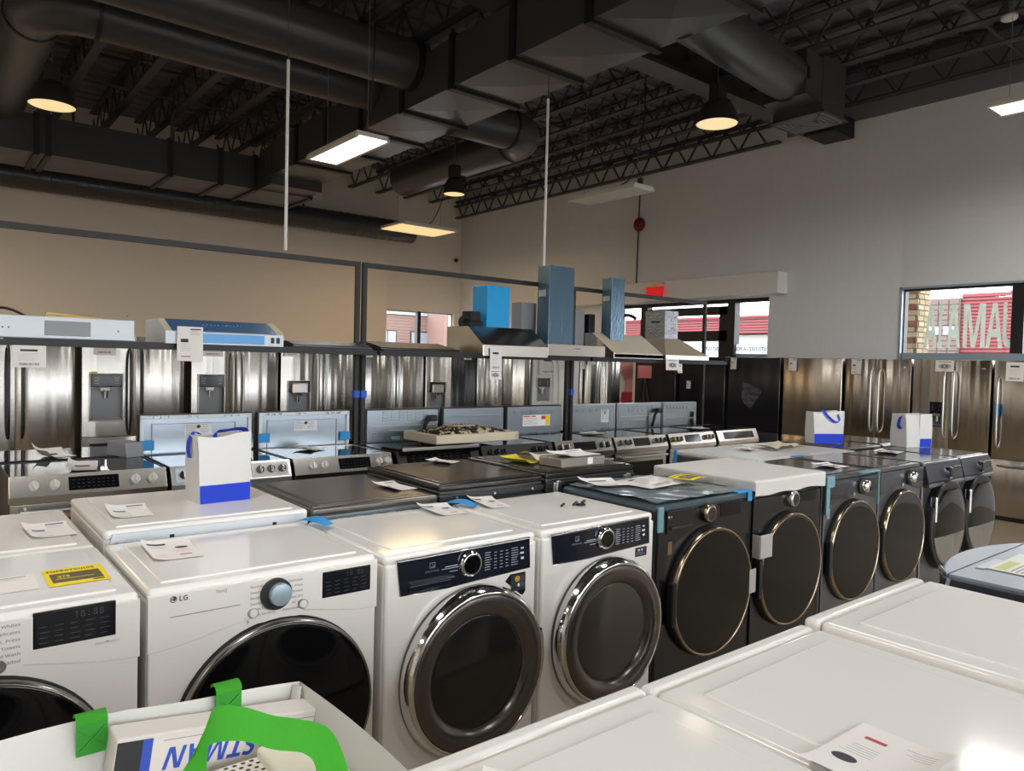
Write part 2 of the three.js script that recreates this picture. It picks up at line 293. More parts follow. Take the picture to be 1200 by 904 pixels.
{ // brick pier just outside the long window, its bricks one by one
  const p = thing('brick_pier', 'pale brick pier just outside the long side window', 'pier', [10.62, -0.16, -4.62]);
  part('mortar_core', bx(0, 0.38, 0, 4.2, -0.2, 0.22), M.mortar, p);
  const bg = new THREE.BoxGeometry(0.02, 0.062, 0.165), mats = [M.brickPale, mat({ color: '#85755a', roughness: 0.9 }), mat({ color: '#978a70', roughness: 0.9 }), M.brick];
  for (let j = 0; j < 24; j++) for (let i = 0; i < 2; i++) { const b = part('brick', bg, mats[(j * 7 + i * 5 + (j % 3)) % 7 === 0 ? 3 : (j + 2 * i) % 3], p); b.position.set(-0.008, 1.62 + j * 0.075, -0.045 + i * 0.178 + (j % 2 ? 0.02 : -0.02)); }
  const sg = new THREE.BoxGeometry(0.165, 0.062, 0.02);
  for (let j = 0; j < 24; j++) for (let i = 0; i < 2; i++) { const b = part('brick', sg, mats[(j + i) % 3], p); b.position.set(0.085 + i * 0.178 + (j % 2 ? 0.02 : -0.01), 1.62 + j * 0.075, 0.228); }
}
{
  const b = thing('brick_building', 'reddish brick building seen through the back window', 'building', [12, -0.16, -30]);
  part('wall', bx(0.5, 7.2, 0, 3.85, -5, 0), mat({ color: '#6e5750', roughness: 0.9 }), b);
  const ln = []; for (let y = 2.2; y < 3.8; y += 0.14) ln.push(bx(0.5, 7.2, y, y + 0.03, 0, 0.012)); part('mortar_courses', ln, mat({ color: '#826f68', roughness: 0.95 }), b).userData.kind = 'stuff';
  part('coping', bx(0.4, 7.3, 3.85, 3.95, -5.1, 0.08), M.alu, b);
  part('front_wing', bx(6.9, 11.5, 0, 4.25, -4, 1.5), mat({ color: '#7e635b', roughness: 0.9 }), b);
  for (const x of [4.3, 6.0]) { const f = part('window_frame', bx(x, x + 0.95, 2.3, 3.1, 0, 0.05), M.black, b); part('window_pane', bx(x + 0.05, x + 0.45, 2.35, 3.05, 0.05, 0.06), M.slate, f); part('window_pane', bx(x + 0.5, x + 0.9, 2.35, 3.05, 0.05, 0.06), M.slate, f); }
}
// ------------------------------------------------------------------ ducts
function crossBreak(x0, x1, z0, z1, y, dep) { // sheet folded to a shallow point
  const c = [(x0 + x1) / 2, y - dep, (z0 + z1) / 2], q = [[x0, y, z0], [x1, y, z0], [x1, y, z1], [x0, y, z1]], p = [];
  for (let i = 0; i < 4; i++) p.push(...q[i], ...q[(i + 1) % 4], ...c);
  const g = new THREE.BufferGeometry(); g.setAttribute('position', new THREE.BufferAttribute(new Float32Array(p), 3)); g.computeVertexNormals(); return norm(g);
}
{
  const y = 4.5, y1 = 5.02, x0 = 4.38, x1 = 5.24;
  const d = thing('main_air_duct', 'wide rectangular black air duct with creased panels crossing the ceiling', 'air duct', [0, 0, 0]);
  for (let k = 0; k < 9; k++) {
    const z1 = -2.47 - k * 1.02, z0 = z1 - 1.02;
    part('duct_section', [bx(x0, x1, y, y1, z0 + 0.03, z1 - 0.03), crossBreak(x0, x1, z0 + 0.05, z1 - 0.05, y - 0.001, 0.03)], M.duct, d);
    part('duct_flange', bx(x0 - 0.03, x1 + 0.03, y - 0.035, y1 + 0.03, z1 - 0.04, z1 + 0.04), M.ductDark, d);
    if (k % 2) part('hanger_rod', [bar([x0 - 0.02, y1, z1], [x0 - 0.02, YD, z1], 0.006), bar([x1 + 0.02, y1, z1], [x1 + 0.02, YD, z1], 0.006)], M.joist, d);
  }
  const e = thing('cross_air_duct', 'rectangular black air duct running along the back wall', 'air duct');
  for (const [a, b] of [[-2, 0.4], [0.4, 1.28], [1.28, 1.42], [1.42, 3.0], [3.0, 3.75], [3.75, 4.3], [4.3, 5.24]]) {
    part('duct_section', [bx(a + 0.03, b - 0.03, 4.34, 4.86, -13.2, -12.12), crossBreak(a + 0.04, b - 0.04, -13.15, -12.17, 4.339, 0.02)], M.duct, e);
    part('duct_flange', bx(b - 0.035, b + 0.035, 4.31, 4.89, -13.23, -12.09), M.ductDark, e);
  }
  part('corner_section', [bx(x0, x1, 4.36, 4.98, -12.12, -11.65)], M.duct, e);
  for (const [a, b] of [[1.28, 1.42], [3.0, 3.06]]) part('hanger_strap', bx(a, b, 4.86, YD, -12.13, -12.11), M.joist, e);
  // round branches
  const r1 = thing('round_air_duct', 'thick round black duct joining the main duct, nearer the shop front', 'air duct');
  part('duct_pipe', bar([-3, 4.95, -7.36], [4.4, 4.95, -7.36], 0.27, 0.27, 40), M.duct, r1); part('duct_collar', bar([4.3, 4.95, -7.36], [4.4, 4.95, -7.36], 0.285, 0.285, 40), M.ductDark, r1);
  const r2 = thing('round_air_duct', 'round black duct with an elbow turning to the back wall', 'air duct');
  part('duct_pipe', bar([1.35, 4.95, -8.34], [4.4, 4.95, -8.34], 0.25, 0.25, 40), M.duct, r2);
  part('duct_elbow', new THREE.TorusGeometry(0.45, 0.25, 24, 24, Math.PI / 2).rotateX(Math.PI / 2).rotateY(-Math.PI / 2).translate(1.35, 4.95, -8.79), M.duct, r2);
  part('duct_pipe', bar([0.9, 4.95, -8.79], [0.9, 4.95, -12.08], 0.25, 0.25, 40), M.duct, r2);
  part('duct_collar', bar([1.36, 4.95, -8.34], [1.4, 4.95, -8.34], 0.262, 0.262, 40), M.ductDark, r2); part('duct_collar', bar([0.9, 4.95, -8.8], [0.9, 4.95, -8.84], 0.262, 0.262, 40), M.ductDark, r2);
  const r3 = thing('round_air_duct', 'shiny round black duct bending towards the corner lamp', 'air duct');
  part('duct_pipe', bar([5.2, 4.7, -7.75], [6.1, 4.7, -7.75], 0.26, 0.26, 40), M.duct, r3);
  part('duct_elbow', new THREE.TorusGeometry(0.42, 0.26, 24, 24, Math.PI / 2).rotateX(Math.PI / 2).translate(6.1, 4.7, -8.17), M.duct, r3);
  part('duct_pipe', bar([6.52, 4.7, -8.17], [6.52, 4.7, -11.2], 0.26, 0.26, 40), M.duct, r3);
  part('duct_collar', bar([6.06, 4.7, -7.75], [6.1, 4.7, -7.75], 0.272, 0.272, 40), M.ductDark, r3); part('duct_collar', bar([6.52, 4.7, -8.19], [6.52, 4.7, -8.23], 0.272, 0.272, 40), M.ductDark, r3);
  const r4 = thing('round_air_duct', 'round black duct ending in a square ceiling diffuser', 'air duct');
  part('duct_pipe', bar([5.2, 4.72, -4.18], [7.45, 4.78, -4.5], 0.24, 0.24, 40), M.duct, r4); part('duct_collar', bar([7.3, 4.776, -4.48], [7.36, 4.777, -4.487], 0.253, 0.253, 40), M.ductDark, r4);
  part('diffuser_box', bx(7.68, 8.17, 4.44, 5.05, -4.85, -4.26), M.duct, r4); part('transition', prismY([[7.3, -4.74], [7.3, -4.24], [7.69, -4.27], [7.69, -4.84]], 4.54, 5.02), M.duct, r4);
  const gl = part('diffuser_grille', [bx(7.64, 8.21, 4.43, 4.445, -4.89, -4.86), bx(7.64, 8.21, 4.43, 4.445, -4.25, -4.22), bx(7.64, 7.67, 4.43, 4.445, -4.89, -4.22), bx(8.18, 8.21, 4.43, 4.445, -4.89, -4.22)], M.duct, r4);
  for (let i = 0; i < 5; i++) { const k = 0.05 + i * 0.05; part('diffuser_vane', [bx(7.64 + k, 8.21 - k, 4.425, 4.44, -4.89 + k, -4.87 + k), bx(7.64 + k, 8.21 - k, 4.425, 4.44, -4.24 - k, -4.22 - k), bx(7.64 + k, 7.66 + k, 4.425, 4.44, -4.89 + k, -4.22 - k), bx(8.19 - k, 8.21 - k, 4.425, 4.44, -4.89 + k, -4.22 - k)], M.plasticGrey, gl); }
  one('wall_duct_stub', rb(9.55, XR - 0.03, 4.84, 5.1, -5.55, -5.12, 0.01), M.ductDark, 'short square black duct stub against the side wall', 'air duct');
  const sp = thing('spiral_air_duct', 'ribbed spiral black duct along the top of the back wall', 'air duct');
  part('duct_pipe', bar([-2, 4.42, -14.25], [8.55, 4.42, -14.25], 0.22, 0.22, 36), M.duct, sp);
  const rg = []; for (let x = 0; x < 8.5; x += 0.17) rg.push(new THREE.TorusGeometry(0.222, 0.008, 5, 28).rotateY(Math.PI / 2 - 0.08).translate(x, 4.42, -14.25)); part('spiral_seam', rg, M.duct, sp);
  for (const a of [2, 6]) part('hanger_strap', bx(a, a + 0.04, 4.6, YD, -14.26, -14.24), M.joist, sp);
}
// ------------------------------------------------------------------ lamps
const glow = (c, i) => mat({ color: '#fffdf6', roughness: 0.5, emissive: c, emissiveIntensity: i });
const PG = { on: glow('#fff8ea', 2.6), off: mat({ color: '#dcdad4', roughness: 0.5 }), warm: glow('#ffcf80', 0.8) };
function panelLamp(x, y, zd, label, { state = 'on', turn = 0, len = 1.2, w = 0.36, power = PANEL_LIGHT, color = '#fffdfa' } = {}) {
  const l = thing('ceiling_panel_lamp', label, 'ceiling lamp', [x, y, -zd], turn, 'suspended panel lamps');
  part('housing', [rb(-w / 2, w / 2, 0.012, 0.06, -len / 2, len / 2, 0.008), bx(-w / 2 - 0.015, -w / 2 + 0.02, -0.004, 0.03, -len / 2, len / 2), bx(w / 2 - 0.02, w / 2 + 0.015, -0.004, 0.03, -len / 2, len / 2), rb(-0.05, 0.05, 0.06, 0.1, -0.25, 0.25, 0.01)], M.plasticWhite, l);
  part('diffuser', rb(-w / 2 + 0.02, w / 2 - 0.02, 0, 0.015, -len / 2 + 0.01, len / 2 - 0.01, 0.004), PG[state], l);
  for (const s of [-1, 1]) part('hanger_wire', bar([0, 0.06, s * len * 0.4], [0, YD - y, s * len * 0.4], 0.003, 0.003, 5), M.plasticGrey, l);
  part('supply_cable', tube([[0, 0.09, 0.1], [0.06, 0.2, 0.3], [0.03, 0.7, 0.52], [0.02, YD - y - 0.1, 0.54]], 0.008, 20, 6), M.black, l);
  if (state !== 'off') { const a = new THREE.RectAreaLight(color, power, w - 0.04, len - 0.02); a.position.set(0, -0.012, 0); a.rotation.x = -Math.PI / 2; l.add(a); a.name = 'panel_light'; }
  return l;
}
panelLamp(3.6, 3.85, 7.4, 'lit white panel lamp hanging beside the wide rectangular duct');
panelLamp(7.92, 4.1, 2.07, 'lit white panel lamp hanging before the grey side wall');
panelLamp(7.15, 3.85, 6.9, 'unlit white panel lamp with a slack cable before the grey side wall', { state: 'off' });
panelLamp(7.2, 4.0, 11.75, 'warm yellow box lamp hanging near the corner of the back wall', { state: 'warm', turn: Math.PI / 2, len: 1.16, w: 0.8, power: 15, color: '#ffd79c' });
panelLamp(3.55, 3.85, 2.1, 'lit panel lamp above the washing machine aisle');
panelLamp(0, 3.85, 2.1, 'lit panel lamp above the shopping bag end of the aisle');
panelLamp(-0.3, 3.85, 7.2, 'lit panel lamp above the ranges at the left of the shop');
panelLamp(-0.4, 3.9, 11.3, 'warm box lamp at the left end of the back wall', { state: 'warm', turn: Math.PI / 2, len: 1.16, w: 0.8, power: 15, color: '#ffd79c' });
panelLamp(-3.6, 3.85, 2.1, 'lit panel lamp over the left part of the shop, near the front');
panelLamp(-3.6, 3.85, 7.2, 'lit panel lamp over the left part of the shop, middle');
panelLamp(-3.6, 3.85, 12, 'lit panel lamp over the left part of the shop, by the back wall');
panelLamp(0, 3.85, -2.2, 'lit panel lamp near the shop front, left');
panelLamp(3.6, 3.85, -2.2, 'lit panel lamp near the middle of the shop front');
panelLamp(7.3, 3.85, -2.2, 'lit panel lamp near the shop front, by the side wall');
function bayLamp(x, y, zd, label, r = 0.21, hang = 5.24) {
  const l = thing('high_bay_lamp', label, 'ceiling lamp', [x, y, -zd], 0, 'round high bay lamps');
  part('reflector', lathe([[r, 0], [r + 0.006, 0.004], [r * 0.93, 0.1], [r * 0.72, 0.19], [r * 0.5, 0.225], [0.001, 0.235], [0.001, 0.225], [r * 0.48, 0.215], [r * 0.7, 0.18], [r * 0.9, 0.095], [r - 0.003, 0]]), mat({ color: '#2a2926', roughness: 0.45, side: two }), l);
  part('lens', lathe([[0.001, -0.004], [r * 0.6, -0.002], [r - 0.006, 0.006], [r - 0.006, 0.012], [0.001, 0.012]]), glow('#ffdf9c', 0.75), l);
  part('ballast', [rb(-0.07, 0.07, 0.235, 0.4, -0.06, 0.06, 0.01), rb(0.06, 0.16, 0.17, 0.27, -0.05, 0.05, 0.006)], M.ductDark, l);
  part('hook', bar([0, 0.4, 0], [0, hang - y, 0], 0.008), M.joist, l);
  const s = new THREE.SpotLight('#ffecd2', 0.8, 0, 1.35, 0.4); s.position.set(0, -0.02, 0); s.target.position.set(0, -3, 0); s.shadow.radius = 8; s.castShadow = true; s.name = 'bay_light'; l.add(s, s.target);
}
bayLamp(1.05, 4.06, 8.7, 'round bay lamp with a black bell reflector near the elbow duct', 0.21, 4.69);
bayLamp(6.35, 4.1, 4.65, 'round bay lamp with a black bell reflector before the ceiling diffuser');
bayLamp(5.82, 3.935, 8.6, 'small round bay lamp beside the bent shiny duct', 0.15, 5.248);
{ const s = thing('smoke_detector', 'small pale round smoke detector under the joists near the grey side wall', 'smoke detector', [8.35, 5.1, -2.72]); part('detector_body', lathe([[0.001, 0], [0.06, 0.004], [0.075, 0.02], [0.075, 0.05], [0.001, 0.05]]), M.plasticWhite, s); part('mounting_plate', bx(-0.09, 0.09, 0.05, 0.155, -0.02, 0.02), M.joist, s); }
bayLamp(-0.62, 3.75, 5.2, 'round bay lamp at the left end of the shop', 0.2);
for (const [x, y0, y1, lab] of [[2.2, 2.44, 3.88, 'white hanger pole over the rack bay with the blue under-cabinet hood'], [4.83, 2.44, 4.22, 'white hanger pole over the rack bay with the tall blue chimney']]) {
  const p = thing('hanger_pole', lab, 'pole', [x, y0, -5.53], 0, 'poles holding the hood rack'); part('pole', bar([0, 0, 0], [0, y1 - y0, 0], 0.013), M.white, p); part('threaded_rod', bar([0, y1 - y0, 0], [0, 5.1 - y0, 0], 0.005), M.joist, p);
}
// ------------------------------------------------------------------ printed surfaces
const lines = (c, x, y, w, n, dy, col, h = 2) => { c.fillStyle = col; for (let i = 0; i < n; i++) c.fillRect(x, y + i * dy, w * (0.55 + 0.45 * rnd()), h); };
function sheetTex(kind) {
  return canvasTex(256, 336, (c, W, H) => {
    c.fillStyle = '#e6e2dc'; c.fillRect(0, 0, W, H);
    if (kind === 0) { c.fillStyle = '#2a2a2e'; c.fillRect(24, 36, 96, 20); lines(c, 24, 70, 110, 4, 12, '#777'); c.fillStyle = '#3a3a40'; c.beginPath(); c.ellipse(190, 110, 34, 20, 0, 0, 7); c.fill(); lines(c, 140, 150, 90, 5, 13, '#999'); c.fillStyle = '#b5434a'; c.fillRect(150, 250, 60, 16); lines(c, 24, 240, 90, 4, 14, '#888'); }
    if (kind === 1) { c.fillStyle = '#333'; c.fillRect(130, 20, 105, 12); lines(c, 130, 44, 100, 4, 11, '#666'); c.fillStyle = '#34333a'; c.fillRect(36, 120, 74, 34); lines(c, 36, 170, 150, 6, 14, '#999'); c.fillStyle = '#c0575a'; c.fillRect(40, 286, 90, 10); }
    if (kind === 2) { c.fillStyle = '#26262a'; c.font = 'bold 30px sans-serif'; c.fillRect(60, 60, 130, 30); lines(c, 40, 120, 170, 8, 16, '#888'); c.fillStyle = '#555'; for (let i = 0; i < 26; i++) c.fillRect(50 + i * 6, 268, 1 + 3 * rnd(), 36); }
    if (kind === 3) { c.fillStyle = '#222'; c.fillRect(40, 34, 176, 18); c.save(); c.translate(128, 180); for (let i = 0; i < 16; i++) { c.rotate(0.3927); c.fillRect(20, -6, 70, 12); } c.restore(); lines(c, 50, 286, 150, 2, 16, '#777'); }
  });
}
const SH = [0, 1, 2, 3].map((k) => mat({ map: sheetTex(k), roughness: 0.75, side: two }));
const panelPrint = (w, h, draw, o = {}) => mat({ map: canvasTex(w, h, draw), roughness: 0.2, ...o });
const PR = {
  lgDisplay: panelPrint(256, 128, (c, W, H) => { c.fillStyle = '#1b1c20'; c.fillRect(0, 0, W, H); c.fillStyle = '#4a4c51'; c.font = '34px monospace'; c.fillText('18:88', 120, 34); for (let j = 0; j < 4; j++) for (let i = 0; i < 5; i++) c.fillRect(14 + i * 48, 50 + j * 20, 22 + 12 * rnd(), 3); }, { roughness: 0.12 }),
  lgCycles: panelPrint(256, 192, (c, W, H) => { c.fillStyle = '#e4e1db'; c.fillRect(0, 0, W, H); c.fillStyle = '#6d6b68'; c.font = '17px sans-serif'; ['Normal', 'Heavy Duty', 'Bedding', 'Sanitary', 'Steam Fresh', 'Steam Sanitary'].forEach((t, i) => c.fillText(t, 6, 28 + i * 26)); c.textAlign = 'right'; ['Delicates', 'Perm. Press', 'Towels', 'Speed Dry', 'Air Dry', 'Downloaded'].forEach((t, i) => c.fillText(t, 250, 28 + i * 26)); }, { roughness: 0.32 }),
  lgCycles2: panelPrint(128, 160, (c, W, H) => { c.fillStyle = '#e4e1db'; c.fillRect(0, 0, W, H); c.fillStyle = '#6d6b68'; c.font = '15px sans-serif'; c.textAlign = 'right'; ['Bright Whites', 'Delicates', 'Perm. Press', 'Towels', 'Speed Wash', 'Downloaded'].forEach((t, i) => c.fillText(t, 122, 24 + i * 24)); }, { roughness: 0.32 }),
  lgLogo: panelPrint(256, 96, (c, W, H) => { c.fillStyle = '#e4e1db'; c.fillRect(0, 0, W, H); c.fillStyle = '#37373a'; c.beginPath(); c.arc(46, 48, 34, 0, 7); c.fill(); c.strokeStyle = '#e4e1db'; c.lineWidth = 5; c.beginPath(); c.moveTo(40, 26); c.lineTo(40, 66); c.lineTo(56, 66); c.stroke(); c.beginPath(); c.arc(46, 48, 24, 0, 4.7); c.stroke(); c.fillStyle = '#37373a'; c.font = 'bold 74px sans-serif'; c.fillText('LG', 96, 74); }, { roughness: 0.32 }),
  lgLogoDark: panelPrint(128, 48, (c, W, H) => { c.fillStyle = '#17171a'; c.fillRect(0, 0, W, H); c.fillStyle = '#a9a9ab'; c.beginPath(); c.arc(24, 24, 16, 0, 7); c.fill(); c.font = 'bold 34px sans-serif'; c.fillText('LG', 50, 36); }),
  thinq: panelPrint(128, 40, (c, W, H) => { c.fillStyle = '#e4e1db'; c.fillRect(0, 0, W, H); c.fillStyle = '#6a6866'; c.font = '30px sans-serif'; c.fillText('ThinQ', 14, 31); }, { roughness: 0.32 }),
  ten: panelPrint(96, 128, (c, W, H) => { c.fillStyle = '#e6e4df'; c.fillRect(0, 0, W, H); c.strokeStyle = '#333'; c.lineWidth = 4; c.strokeRect(3, 3, W - 6, H - 6); c.fillStyle = '#1b1b1d'; c.font = 'bold 66px sans-serif'; c.fillText('10', 8, 92); lines(c, 18, 16, 60, 2, 9, '#444', 4); lines(c, 18, 106, 60, 2, 8, '#777'); }, { roughness: 0.4 }),
  energy: panelPrint(256, 192, (c, W, H) => { c.fillStyle = '#f4d71c'; c.fillRect(0, 0, W, H); c.fillStyle = '#1c1b14'; c.font = 'bold 30px sans-serif'; c.fillText('ENERGYGUIDE', 16, 38, 224); c.fillStyle = '#5d5538'; c.fillRect(22, 56, 212, 100); c.fillStyle = '#f4d71c'; c.font = 'bold 32px sans-serif'; c.fillText('374', 50, 104); c.fillRect(40, 116, 160, 5); c.fillStyle = '#2b2818'; c.fillRect(184, 162, 48, 12); }, { roughness: 0.6 }),
  elux: panelPrint(640, 128, (c, W, H) => { c.fillStyle = '#20242f'; c.fillRect(0, 0, W, H); c.strokeStyle = '#98a0ad'; c.lineWidth = 3; c.strokeRect(122, 20, 24, 24); c.beginPath(); c.moveTo(134, 26); c.lineTo(142, 40); c.lineTo(126, 40); c.stroke(); c.fillStyle = '#98a0ad'; c.font = '15px sans-serif'; c.fillText('Electrolux', 100, 64); c.fillStyle = '#d8dce4'; c.fillRect(196, 50, 62, 4); c.fillRect(180, 60, 84, 3); c.fillRect(220, 76, 40, 3); for (let j = 0; j < 8; j++) { c.fillRect(400, 18 + j * 12, 26 + 12 * rnd(), 3); c.fillRect(546, 18 + j * 12, 30 + 12 * rnd(), 3); } for (let j = 0; j < 6; j++) for (let i = 0; i < 3; i++) c.fillRect(450 + i * 32, 22 + j * 16, 12 + 6 * rnd(), 3); c.fillStyle = '#f2f4f7'; c.fillRect(600, 22, 16, 8); c.fillRect(596, 46, 22, 10); c.fillRect(602, 72, 16, 12); }, { roughness: 0.14, metalness: 0.25 }),
  eluxSticker: panelPrint(128, 128, (c, W, H) => { c.fillStyle = '#2b2f36'; c.fillRect(0, 0, W, H); c.strokeStyle = '#e2b53b'; c.lineWidth = 8; c.beginPath(); c.arc(56, 34, 18, 0, 7); c.stroke(); c.fillStyle = '#e2b53b'; c.fillRect(48, 26, 16, 16); c.fillStyle = '#dfe3e8'; c.beginPath(); c.ellipse(68, 84, 10, 14, 0, 0, 7); c.fill(); lines(c, 88, 20, 26, 6, 14, '#aab'); }, { roughness: 0.4 }),
  darkSticker: panelPrint(128, 64, (c, W, H) => { c.fillStyle = '#1f2433'; c.fillRect(0, 0, W, H); c.fillStyle = '#dfe3ea'; c.fillRect(30, 14, 22, 12); c.fillRect(66, 12, 18, 14); lines(c, 16, 36, 96, 2, 12, '#9aa3b4', 3); }, { roughness: 0.4 }),
  darkPanel: panelPrint(256, 64, (c, W, H) => { c.fillStyle = '#101114'; c.fillRect(0, 0, W, H); c.fillStyle = '#43464c'; for (let j = 0; j < 3; j++) for (let i = 0; i < 9; i++) c.fillRect(14 + i * 26, 14 + j * 18, 10 + 6 * rnd(), 3); }, { roughness: 0.1 }),
  label: panelPrint(192, 96, (c, W, H) => { c.fillStyle = '#d9dadb'; c.fillRect(0, 0, W, H); lines(c, 8, 10, 80, 7, 11, '#555'); lines(c, 106, 10, 80, 7, 11, '#555'); c.fillStyle = '#333'; c.beginPath(); c.arc(96, 26, 14, 0, 7); c.fill(); }, { roughness: 0.7 }),
  labelColour: panelPrint(256, 96, (c, W, H) => { c.fillStyle = '#e6e6e4'; c.fillRect(0, 0, W, H); c.fillStyle = '#c33d33'; c.fillRect(8, 8, 60, 10); c.fillRect(80, 8, 40, 10); lines(c, 8, 28, 150, 6, 10, '#666'); c.fillStyle = '#b4492e'; c.fillRect(172, 10, 40, 30); c.fillStyle = '#f0c419'; c.fillRect(214, 6, 36, 84); }, { roughness: 0.7 }),
  fridgePad: panelPrint(128, 64, (c, W, H) => { c.fillStyle = '#101114'; c.fillRect(0, 0, W, H); c.fillStyle = '#9a9da2'; for (const x of [12, 100]) for (let j = 0; j < 3; j++) c.fillRect(x, 14 + j * 16, 18, 3); }, { roughness: 0.15 }),
};
const flat = (w, h) => new THREE.PlaneGeometry(w, h);

// ------------------------------------------------------------------ front-loading washers and dryers
function roundDoor(t, cx, cy, z, R, o = {}) {
  const { rim = M.chrome, bezel = M.bezelDark, glass = M.glassDark, rw = 0.02, bw = 0.03, out = 0.05, bulge = 0.02 } = o;
  const place = (g) => g.translate(cx, cy, z);
  const d = part('door', place(latheZ([[R - 0.02, -0.03], [R + 0.006, -0.01], [R + 0.004, out * 0.5], [R - 0.01, out * 0.8], [R - rw, out], ...(bw > 0 ? [[R - rw - bw, out - 0.03], [0.001, out - 0.03]] : [[0.001, out * 0.9]])], 64)), bezel, t);
  part('door_rim', place(latheZ(o.thin ? [[R + 0.002, out * 0.5], [R + 0.001, out * 0.85], [R - 0.004, out + 0.004], [R - rw, out + 0.003], [R - rw, out * 0.9]] : [[R + 0.008, out * 0.25], [R + 0.006, out * 0.6], [R - 0.004, out * 0.95], [R - rw * 0.6, out + 0.006], [R - rw, out + 0.003], [R - rw, out * 0.9]], 64)), rim, d);
  if (bw > 0) part('door_bezel', place(latheZ([[R - rw, out], [R - rw - 0.004, out + 0.008], [R - rw - bw * 0.45, out + 0.01], [R - rw - bw * 0.8, out + 0.002], [R - rw - bw, out - 0.014], [R - rw - bw - 0.005, out - 0.022]], 64)), bezel, d);
  const gr = R - rw - Math.max(bw, 0) - (bw > 0 ? 0.002 : 0), base = bw > 0 ? out - 0.016 : out;
  const prof = []; for (let i = 0; i <= 10; i++) { const k = i / 10; prof.push([Math.max(0.0008, gr * Math.cos(k * Math.PI / 2)), base + bulge * Math.sin(k * Math.PI / 2)]); }
  part('door_glass', place(latheZ(prof, 64)), glass, d);
  if (o.notch) part('door_handle', place(rb(-R - 0.012, -R + 0.02, -0.11, 0.09, out * 0.3, out + 0.004, 0.008)), M.rubber, d);
  return d;
}
function arcFascia(w, y0, y1, lift, z, depth = 0.014) { // panel whose lower edge arches over the door
  const pts = [[-w / 2, y1], [-w / 2, y0]]; for (let i = 1; i < 16; i++) { const u = i / 16, k = Math.sin(u * Math.PI); pts.push([-w / 2 + u * w, y0 + lift * k * k]); } pts.push([w / 2, y0], [w / 2, y1]);
  return ext(pts.reverse(), depth - 0.006, 0.003).translate(0, 0, z + 0.003);
}
function cabinet(t, w, h, d, m, top = m, inset = 0.045) {
  part('cabinet', rb(-w / 2, w / 2, 0.025, h - 0.028, -d / 2, d / 2, 0.012), m, t);
  const g = [rb(-w / 2, w / 2, h - 0.036, h, -d / 2, d / 2 + 0.004, 0.014, 4)];
  if (inset) g.push(rb(-w / 2 + inset, w / 2 - inset, h - 0.02, h + 0.005, -d / 2 + inset, d / 2 - inset, 0.006, 3));
  part('top_panel', g, top, t);
  for (const sx of [-1, 1]) for (const sz of [-1, 1]) part('foot', bar([sx * (w / 2 - 0.06), 0, sz * (d / 2 - 0.06)], [sx * (w / 2 - 0.06), 0.03, sz * (d / 2 - 0.06)], 0.022), M.rubber, t);
}
function machine(name, label, cat, x0, x1, h, front, d, facing = 0, grp) {
  return { t: thing(name, label, cat, [(x0 + x1) / 2, 0, -(front + (facing ? -d / 2 : d / 2))], facing, grp), w: x1 - x0, h, d };
}
const stick = (t, name, w, h, x, y, z, m) => part(name, flat(w, h).translate(x, y, z), m, t);
